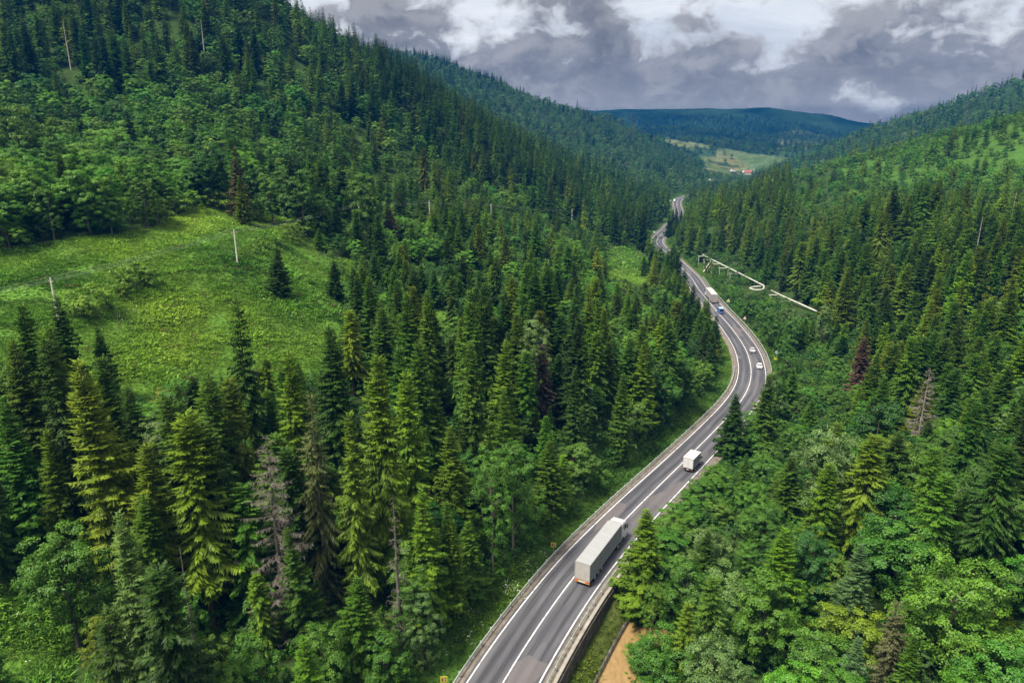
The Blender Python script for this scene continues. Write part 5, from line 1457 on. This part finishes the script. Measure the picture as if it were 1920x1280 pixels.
def car(name, px, py, label, paint_, roof=None, L_=4.2, W_=1.78, Hh=1.48, rev=False, cat='car', group=None, van=False, simple=False):
    p, a = road_pose(px, py, 0, rev)
    e = empty(name, (p[0], p[1], .01), a, label, cat, group)
    hw = W_ / 2
    if van:
        b = loft([rsec(W_ * .98, 0, .38, Hh, .1, .12), rsec(W_, .25, .3, Hh + .04, .1, .14), rsec(W_, L_ * .62, .3, Hh, .12, .14), rsec(W_ * .98, L_ * .8, .3, Hh * .72, .16, .14), rsec(W_ * .95, L_ * .84, .3, Hh * .56, .06, .12), rsec(W_ * .86, L_, .35, Hh * .45, .05, .1)], paint_, 'body', e)
        rw = MB().prism([(-.05, Hh * .55), (.12, Hh * .55), (.14, Hh * .9), (-.03, Hh * .9)], -hw * .8, hw * .8).build('rear_window', M['glass'], b)
        MB().box((-hw * .86, .1, Hh + .02), (hw * .86, L_ * .6, Hh + .07), .02).build('roof', roof or paint_, b)
        for s in (-1, 1): MB().prism([(L_ * .3, Hh * .58), (L_ * .74, Hh * .58), (L_ * .68, Hh * .86), (L_ * .3, Hh * .88)], s * (hw - .085), s * (hw - .02)).build('side_window', M['glass'], b)
        wz = [(L_ * .8, Hh * .74), (L_ * .83, Hh * .6), (L_ * .64, Hh * .95), (L_ * .66, Hh * .99)]
    else:
        b = loft([rsec(W_ * .88, 0, .38, .78, .02, .08), rsec(W_ * .97, .12, .26, .92, .04, .1), rsec(W_, .7, .22, .95, .05, .1), rsec(W_, L_ * .62, .22, .93, .05, .1), rsec(W_ * .97, L_ * .86, .24, .82, .06, .1), rsec(W_ * .84, L_, .34, .64, .05, .08)], paint_, 'body', e)
        cbn = loft([rsec(W_ * .9, .3, .85, .93, .02, .03), rsec(W_ * .84, .75, .85, Hh - .04, .14, .08), rsec(W_ * .83, L_ * .36, .85, Hh, .15, .08), rsec(W_ * .83, L_ * .5, .85, Hh - .05, .15, .08), rsec(W_ * .88, L_ * .7, .85, .9, .02, .02)], roof or paint_, 'roof', b)
        rw = MB().prism([(.36, .98), (.40, .96), (.76, Hh - .1), (.70, Hh - .06)], -hw * .68, hw * .68).build('rear_window', M['glass'], b)
        for s in (-1, 1): MB().prism([(.75, .96), (L_ * .62, .96), (L_ * .5, Hh - .14), (.9, Hh - .12)], s * hw * .80, s * hw * .875).build('side_window', M['glass'], b)
        MB().prism([(L_ * .53, Hh - .06), (L_ * .515, Hh - .1), (L_ * .665, .97), (L_ * .69, .97)], -hw * .7, hw * .7).build('windscreen', M['glass'], b)
    if simple: return e
    for s in (-1, 1):
        r = .36 if van else .31
        wheel(e, s * (hw - .12), .8, r, .22); wheel(e, s * (hw - .12), L_ * .8, r, .22)
        MB().box((s * hw * .62, -.02, .62 if not van else .8), (s * hw * .9, .06, .8 if not van else 1.2), .02).build('tail_light', M['red'], b)
        MB().box((s * hw * .5, L_ - .07, .52), (s * hw * .82, L_ + .02, .66), .02).build('headlight', M['plate'], b)
        MB().box((s * hw, L_ * .56, .95 * (1.2 if van else 1)), (s * (hw + .18), L_ * .56 + .1, 1.1 * (1.2 if van else 1)), .02).build('mirror', M['dark'], b)
    MB().box((-hw * .85, -.04, .3), (hw * .85, .1, .5), .03).build('rear_bumper', M['dark'] if van else paint_, b)
    MB().box((-.26, -.06, .52), (.26, -.005, .64)).build('number_plate', M['plate'], b)
    return e

def build_vehicles():
    lorry(1091, 1097.5, 'grey tarpaulin articulated lorry with white cab and orange rear bumper', M['tarp'], M['tarp_side_shaded'], M['tarp_rear'], True)
    lorry(1339, 569, 'far pale lorry with off-white trailer, just past the bend ahead of the blue van', M['cream'], M['tarp_pale'], M['tarp_pale'], False)
    box_truck(1289, 884.5)
    car('passenger_car', 1424, 692.5, 'white-silver hatchback nearer to the camera of two on the outer bend', M['white'], group='cars on the bend')
    car('passenger_car', 1411.5, 662, 'silver hatchback ahead of the white one on the outer bend', M['silver'], group='cars on the bend')
    car('van', 1352.5, 589, 'small blue van with pale roof following the far pale lorry', M['blue'], M['skyblue'], 4.6, 1.95, 2.25, cat='van', van=True)
    car('passenger_car', 1229.5, 445.5, 'small dark car in the left lane of the far road', M['dark'], rev=True, group='dark cars on the far road')
    car('passenger_car', 1237.5, 447, 'small dark car in the right lane of the far road', M['dark'], group='dark cars on the far road')
    car('van', 1264.5, 377.5, 'tiny white van at the very end of the visible road', M['white'], None, 5.6, 2.1, 2.6, cat='van', van=True, rev=True)

# ------------------------------------------------------------------ signs
def face_cam(p):
    return math.atan2(p[1], p[0]) - math.pi / 2
def chevron_sign(px, py, h, label, size=.92, rot=0.):
    p = G(px, py, h); g = gz(p[0], p[1])
    e = empty('chevron_sign', (p[0], p[1], g), face_cam(p) + rot, label, 'road sign', 'yellow chevron signs by the guardrail')
    s = size / 2; z = h - g
    MB().tube([(0, .05, -.4), (0, .05, z + s)], .045, 8).build('post', M['galv'], e)
    pn = MB().box((-s, -.015, z - s), (s, .02, z + s), .006).build('panel', M['yellow'], e)
    q = s * .56
    MB().box((-q, -.022, z - q), (q, -.0155, z + q)).build('dark_field', M['signred'], pn)
    MB().prism([(-.55 * q, z + .9 * q), (-.02 * q, z + .9 * q), (.78 * q, z), (-.02 * q, z - .9 * q), (-.55 * q, z - .9 * q), (.2 * q, z)], -.03, -.0235, 'y').build('chevron', M['signwhite'], pn)
    return e
def plain_sign(px, py, h, label, shape, mat, size, cat='road sign', edge=None, group=None):
    p = G(px, py, h); g = gz(p[0], p[1]); z = h - g
    e = empty('road_sign', (p[0], p[1], g), face_cam(p), label, cat, group)
    MB().tube([(0, .05, -.4), (0, .05, z + size * .3)], .04, 7).build('post', M['galv'], e)
    s = size / 2
    if shape == 'square': prof = [(-s, z - s), (s, z - s), (s, z + s), (-s, z + s)]
    elif shape == 'tri': prof = [(-s * 1.1, z - s * .8), (s * 1.1, z - s * .8), (.06, z + s * 1.05), (-.06, z + s * 1.05)]
    else: prof = [(s * math.cos(i * .5236), z + s * math.sin(i * .5236)) for i in range(12)]
    pn = MB().prism(prof, -.012, .015, 'y').build('panel', edge or mat, e)
    cz = z - s * .18 if shape == 'tri' else z
    if edge: MB().prism([(u * .72, cz + (v - cz) * .72) for u, v in prof], -.02, -.013, 'y').build('field', mat, pn)
    return e
def build_signs():
    chevron_sign(1038, 1021, 1.45, 'yellow square chevron sign beside the guardrail left of the grey lorry')
    chevron_sign(832, 1273, 1.45, 'yellow square chevron sign beside the guardrail at the bottom edge of the photo')
    plain_sign(1455, 672, 1.9, 'plain yellow square sign on the outer verge beside the white-silver hatchback', 'square', M['yellow'], 1.25)
    plain_sign(1456.5, 660, 3.0, 'round grey back of a sign just above the yellow square sign', 'round', M['galv'], 1.1)
    plain_sign(1365.5, 563.5, 2.0, 'pale yellow triangular sign on the verge beside the far pale lorry', 'tri', M['yellow'], 1.5, edge=M['plate'])
    plain_sign(1396.5, 596, 2.0, 'white triangular sign with red edge at the bushes below the pale lorry', 'tri', M['signwhite'], 1.4, edge=M['roof_red'])
    for (x, y), lb in zip([(1226.8, 435), (1249, 378.5), (1257, 376.5), (1269.5, 383.5), (1276, 385.5)],
                          ['small pale sign left of the two dark cars on the far road', 'tiny pale sign farthest left at the last bend of the far road', 'tiny pale sign beside the white van at the last bend', 'tiny pale sign on the inner curve at the last bend of the far road', 'tiny yellowish sign farthest right at the last bend of the far road']):
        plain_sign(x, y, 1.6, lb, 'square', M['yellow'] if x > 1275 else M['signwhite'], 1.3, group='small signs along the far road')

# ------------------------------------------------------------------ power line, pylons
POLES = [(110, 604, 521, 'pale concrete utility pole with its foot hidden behind dark spruces'), (446, 497, 430, 'pale concrete utility pole standing free in the meadow'), (675, 424, 380, 'utility pole with white insulators behind three dark spruces'),
         (806, 418, 377, 'short-looking utility pole in the young forest, first right of the insulator pole'), (921, 414, 383, 'utility pole in the young forest between two other poles'), (1072, 420, 392, 'farthest utility pole on the edge of the tall dark spruces')]
def build_power():
    tops = []
    bases = [ground_hit(x, y) for x, y, t, l in POLES]
    b0 = bases[0] + (bases[0] - bases[1]) * 1.0; b0[2] = gz(b0[0], b0[1])
    hs = []
    for (x, y, t, l), b in zip(POLES, bases):
        h = 8.6
        for _ in range(30):
            py = proj(b + [0, 0, h])[1][0]; h += (py - t) * .06
            h = min(max(h, 7.0), 11.5)
        hs.append(h)
    allb = [b0] + bases; allh = [8.8] + hs
    lines = [[], [], []]
    for i, (b, h) in enumerate(zip(allb, allh)):
        nx = allb[min(i + 1, len(allb) - 1)] - allb[max(i - 1, 0)]
        a = math.atan2(nx[1], nx[0])
        lat = np.array([-math.sin(a), math.cos(a), 0])
        if i > 0:
            e = empty('utility_pole', b, a, POLES[i - 1][3], 'utility pole', 'concrete utility poles')
            MB().tube([(0, 0, -.6), (0, 0, h * .5), (0, 0, h)], [.2, .165, .125], 10).build('shaft', M['pole_concrete'], e)
            arm = MB().box((-.05, -.75, h - .75), (.05, .75, h - .65)).build('crossarm', M['rust'], e)
            for y in (-.68, .68): MB().tube([(0, y, h - .66), (0, y, h - .48)], [.05, .035], 7).build('insulator', M['signwhite'], arm)
            MB().tube([(0, 0, h), (0, 0, h + .2)], [.05, .035], 7).build('insulator', M['signwhite'], e)
        for q, (o, z) in enumerate(((-.68, -.47), (0, .2), (.68, -.47))):
            lines[q].append(b + lat * o + [0, 0, h + z])
    for q, ln in enumerate(lines):
        pts = []
        for a, b in zip(ln, ln[1:]):
            for t in np.linspace(0, 1, 13)[:-1]:
                p = a * (1 - t) + b * t; p = p - [0, 0, 4 * t * (1 - t) * np.linalg.norm(b - a) * .012]
                pts.append(p)
        pts.append(ln[-1])
        o = MB().tube(pts, .013, 4).build('overhead_wire', M['wire'])
        tag(o, ('overhead wire on the lower, valley side of the meadow poles', 'topmost overhead wire over the meadow between the poles', 'overhead wire on the upper, hill side of the meadow poles')[q], 'wire', 'wires over the meadow')

def pylon(px, py, z, label):
    b, h = place_top(px, py, z); h = min(max(h, 22), 46)
    b = np.array([b[0], b[1], P(px, py, z)[2] - h])
    e = empty('pylon', b, .5, label, 'pylon', 'lattice pylons on the far slopes')
    m = MB(); w0, w1 = h * .085, h * .018
    for sx in (-1, 1):
        for sy in (-1, 1): m.tube([(sx * w0, sy * w0, -4), (sx * w1, sy * w1, h * .72), (0, 0, h)], .16, 4)
    n = 7
    for i in range(n):
        za, zb = h * .72 * i / n, h * .72 * (i + 1) / n
        wa, wb = w0 + (w1 - w0) * i / n, w0 + (w1 - w0) * (i + 1) / n
        for s, t in (((-1, -1), (1, -1)), ((1, -1), (1, 1)), ((1, 1), (-1, 1)), ((-1, 1), (-1, -1))):
            m.tube([(s[0] * wa, s[1] * wa, za), (t[0] * wb, t[1] * wb, zb)], .1, 3)
    m.build('lattice', M['lattice'], e)
    for zz, l in ((.7, .16), (.8, .13), (.9, .1)):
        MB().prism([(-h * l, h * zz), (h * l, h * zz), (h * .02, h * zz + h * .03), (-h * .02, h * zz + h * .03)], -.12, .12, 'y').build('crossarm', M['lattice'], e)
    return b, h
def build_pylons():
    pylon(1187, 214, 1230, 'dark lattice pylon on the crest of the far left ridge, against the blue mountain')
    pylon(1170, 306, 930, 'dark lattice pylon lower on the far left slope above the forest')
    pylon(1422, 322, 640, 'dark lattice pylon among spruces below the red-roofed house')
    pylon(1819, 193, 900, 'lattice pylon on the far right ridge near the skyline')

# ------------------------------------------------------------------ the white pipeline
def pipeline(name, pts, sup, label, seed):
    """pts: (px,py,height above ground); sup: pixel of each trestle on the pipe"""
    w = []
    for x, y, hh in pts:
        w.append(G(x, y, hh + 1.0))
    e = empty(name, (w[0][0], w[0][1], gz(*w[0][:2])), 0, label, 'pipeline', 'white pipeline sections')
    inv = np.array(e.location)
    # round the corners a little
    q = [w[0]]
    for a, b, c in zip(w, w[1:], w[2:]):
        l = min(1.2, np.linalg.norm(b - a) * .3, np.linalg.norm(c - b) * .3)
        u, v = (a - b) / np.linalg.norm(a - b), (c - b) / np.linalg.norm(c - b)
        q += [b + u * l, b + (u + v) * l * .3, b + v * l]
    q.append(w[-1])
    MB().tube([p - inv for p in q], .3, 10).build('pipe', M['pipe'], e, smooth_=True)
    a, b = np.array(w[0]), np.array(w[-1])
    for t, lft, rgt in sup:
        L_ = [0]; 
        for u, v in zip(w, w[1:]): L_.append(L_[-1] + np.linalg.norm(v - u))
        s = t * L_[-1]; i = min(np.searchsorted(L_, s, 'right') - 1, len(w) - 2)
        f = (s - L_[i]) / (L_[i + 1] - L_[i]); p = w[i] * (1 - f) + w[i + 1] * f
        d = (w[i + 1] - w[i]); d[2] = 0; d /= np.linalg.norm(d); n = np.array([d[1], -d[0], 0])
        if n[0] > 0: n = -n
        z = p[2] - .34
        ra, rb = p + n * lft, p - n * rgt
        bm_ = MB().tube([np.array([ra[0], ra[1], z - .22]) - inv, np.array([rb[0], rb[1], z - .22]) - inv], .17, 4).build('trestle_beam', M['pipe'], e)
        for pt in (p + n * (lft * .82), p - n * (rgt * .7)):
            g = gz(pt[0], pt[1])
            MB().tube([np.array([pt[0], pt[1], g - .5]) - inv, np.array([pt[0], pt[1], z - .4]) - inv], .15, 6).build('leg', M['pipe'], bm_)
    return e
def build_pipeline():
    pipeline('pipeline', [(1331, 477, 2.2), (1317, 477.5, 3.0), (1376, 507, 3.6), (1433, 536, 3.4), (1431, 543, 3.0), (1415, 543.5, 2.6), (1404, 540, 2.6), (1415, 537.2, 2.8), (1427, 536.8, 3.0)],
             [(.09, 3.2, .7), (.2, 4.2, .8), (.32, 4.6, .8), (.43, 4.6, 1.), (.56, 4.6, 1.)], 'long white pipeline on trestles with an expansion loop, right of the far lorry', 1)
    pipeline('pipeline', [(1446, 544.5, 3.6), (1464, 553.5, 4.0), (1500, 569.5, 4.0), (1532, 584, 3.6)], [(.2, 3.6, .8), (.52, 4.4, .8)], 'shorter white pipeline section ending at the bushes, nearest the camera', 2)
    for i, ((xa, ya), (xb, yb)) in enumerate((((1331.5, 495), (1319, 511.5)), ((1337, 496), (1325, 510.5)))):
        a, b = ground_hit(xa, ya), ground_hit(xb, yb)
        o = MB().tube([a + [0, 0, 1.6], b + [0, 0, .6]], .26, 8).build('slanted_pipe', M['pole_concrete' if i == 0 else 'rust'])
        tag(o, 'pale slanted pipe lying on the bank under the pipeline' if i == 0 else 'rusty slanted pipe lying beside the pale one under the pipeline', 'pipe', 'slanted pipes on the bank')

# ------------------------------------------------------------------ houses in the open valley
def house(px, py, z, w, d, h, rot, wall, roof, label):
    z = ZM(z); b = P(px, py, z); g = gz(b[0], b[1])
    p = ground_hit(px, py, 6000) if abs(g - b[2]) > 6 else b
    e = empty('house', (p[0], p[1], gz(p[0], p[1]) - .3), rot, label, 'house', 'houses in the far valley')
    wl = MB().prism([(-w / 2, -2), (w / 2, -2), (w / 2, h), (0, h + w * .38), (-w / 2, h)], -d / 2, d / 2, 'y').build('wall', wall, e)
    rf = MB()
    for s in (-1, 1): rf.prism([(s * (w / 2 + .6), h - .35), (s * (w / 2 + .6), h - .1), (0, h + w * .38 + .3), (0, h + w * .38 + .05)], -d / 2 - .7, d / 2 + .7, 'y')
    r = rf.build('roof', roof, e)
    MB().box((w * .15, d * .15, h + .3), (w * .15 + .7, d * .15 + .7, h + w * .38 + 1.)).build('chimney', M['roof_red'], r)
    for x in (-w * .25, w * .25):
        f = MB().box((x - .6, -d / 2 - .05, h * .35), (x + .6, -d / 2 + .02, h * .75)).build('window', M['white'], e)
        MB().box((x - .5, -d / 2 - .07, h * .38), (x + .5, -d / 2 - .052, h * .72)).build('pane', M['glass'], f)
    MB().box((-.5, -d / 2 - .06, 0), (.5, -d / 2 + .02, 2.1)).build('door', M['brownpanel'], e)
def build_houses():
    house(1330, 346, 1190, 9, 13, 4, 1.2, M['plaster'], M['roof_white'], 'white-roofed house in the valley where the far road disappears')
    house(1403, 326, 1600, 11, 16, 5, .9, M['plaster'], M['roof_red'], 'pale house with red roof at the foot of the far fields')
    house(1397, 326, 1610, 9, 11, 4, 1.3, M['plaster'], M['roof_white'], 'small white house just left of the red-roofed house')
    house(1375, 329, 1560, 9, 12, 4, 1.0, M['brownpanel'], M['roof_white'], 'brown wooden house with white roof between the other far houses')

# ------------------------------------------------------------------ bushes of the meadow, flowers
BUSHES = [(255, 548, 1.5, 'bl_mid'), (230, 556, 1.2, 'bl_bright'), (278, 540, 1.1, 'bl_mid'), (172, 590, 1.25, 'bl_bright'), (150, 596, 1.0, 'bl_mid'), (200, 583, 1.0, 'bl_bright'),
          (600, 430, 1.3, 'bl_bright'), (585, 440, 1.4, 'bl_mid'), (565, 447, 1.4, 'bl_bright'), (545, 455, 1.3, 'bl_mid'), (522, 462, 1.2, 'bl_bright'), (500, 470, 1.1, 'bl_bright'), (480, 478, 1.0, 'bl_mid'), (462, 485, .9, 'bl_bright'),
          (410, 392, 1.3, 'bl_mid'), (360, 395, 1.3, 'bl_bright'), (330, 402, 1.5, 'bl_mid'), (300, 420, 1.2, 'bl_mid'), (440, 398, 1.4, 'bl_mid'), (490, 412, 1.5, 'bl_mid'), (20, 468, 1.4, 'bl_yellow'), (635, 515, .8, 'bl_dark')]
BLAB = ['large bush in the middle of the left meadow', 'bush on the left flank of the large meadow bush', 'bush on the right flank of the large meadow bush', 'low bush in the lower left meadow, middle of three', 'low bush in the lower left meadow, leftmost of three', 'low bush in the lower left meadow, rightmost of three',
        'hedge bush at the upper right end of the meadow hedge', 'second hedge bush from the upper right end', 'third hedge bush from the upper right end', 'fourth hedge bush, middle of the meadow hedge', 'hedge bush just above the lone meadow spruce', 'hedge bush left of the lone meadow spruce', 'hedge bush second from the end near the standing pole', 'hedge bush nearest the standing utility pole',
        'bush at the top edge of the meadow, right of the round bush', 'bright bush at the top edge of the meadow', 'big bush at the top edge of the meadow below dark trees', 'bush at the left shoulder of the meadow top edge', 'bush below the orange-topped spruce', 'bush right of the orange-topped spruce', 'yellow-green bush at the far left meadow edge', 'tiny dark bush beside the small meadow spruce']
def build_bushes():
    for (x, y, s, tn), lb in zip(BUSHES, BLAB):
        tn = 'bush' if tn != 'bl_dark' else tn
        p = ground_hit(x, y); i = RNG.integers(0, 4)
        e = link('bush', None, None, p - [0, 0, .1], RNG.uniform(0, 6.28)); s *= 1.55; e.scale = (s * 1.15, s * 1.15, s)
        tag(e, lb, 'bush', 'bushes of the left meadow')
        o = link('crown', SHM[i][0], e); o['tint'] = [float(q) for q in jit(TINT[tn], RNG, .12)]
        link('stem', SHM[i][1], e)
def build_flowers():
    r = np.random.default_rng(77)
    V = []
    for px, py, sx, sy, n in ((240, 592, 28, 10, 26), (225, 598, 12, 6, 20), (280, 590, 30, 12, 20), (480, 445, 120, 40, 18), (350, 560, 150, 60, 22), (980, 1080, 22, 26, 22), (955, 1105, 10, 10, 22), (880, 1190, 20, 30, 14), (815, 1230, 14, 18, 18), (1015, 1040, 12, 16, 10), (180, 460, 90, 20, 8), (25, 1180, 30, 30, 5)):
        for _ in range(n):
            p = ground_hit(px + r.normal(0, sx), py + r.normal(0, sy), 400)
            k = r.integers(1, 4)
            b = p + np.c_[r.normal(0, .16, (k, 2)), r.uniform(.55, .95, k)]
            V.append(kites(b, np.c_[r.normal(0, 1, (k, 2)), np.zeros(k)], np.tile([0, 0, 1.], (k, 1)) + r.normal(0, .2, (k, 3)), r.uniform(.1, .17, k), r.uniform(.1, .16, k)))
    V = np.vstack(V)
    o = link('wild_flowers', mesh_np('wild_flowers', V, quadidx(len(V) // 4), M['signwhite'])); o['kind'] = 'stuff'; o['label'] = 'white umbel flowers scattered in the meadow and along the guardrail'
DENOISE = True
build_ground(); build_road(); build_rails()
build_trees(); build_special(); build_forest(); build_cover()
build_vehicles(); build_signs(); build_power(); build_pylons(); build_pipeline(); build_houses(); build_bushes(); build_flowers()
build_world()
if HAZE_D: build_haze()
vs = SC.view_settings
SC.display_settings.display_device = 'sRGB'
vs.view_transform = 'Standard'; vs.look = 'None'; vs.exposure = EXPO; vs.gamma = 1.0; vs.use_curve_mapping = False
c = SC.cycles
c.max_bounces = 6; c.diffuse_bounces = 3; c.glossy_bounces = 2; c.transmission_bounces = 4; c.transparent_max_bounces = 4; c.volume_bounces = 0
c.use_denoising = DENOISE
c.denoiser = 'OPENIMAGEDENOISE'; c.denoising_input_passes = 'RGB_ALBEDO_NORMAL'; c.denoising_prefilter = 'ACCURATE'
c.caustics_reflective = False; c.caustics_refractive = False
c.sample_clamp_indirect = 4.0
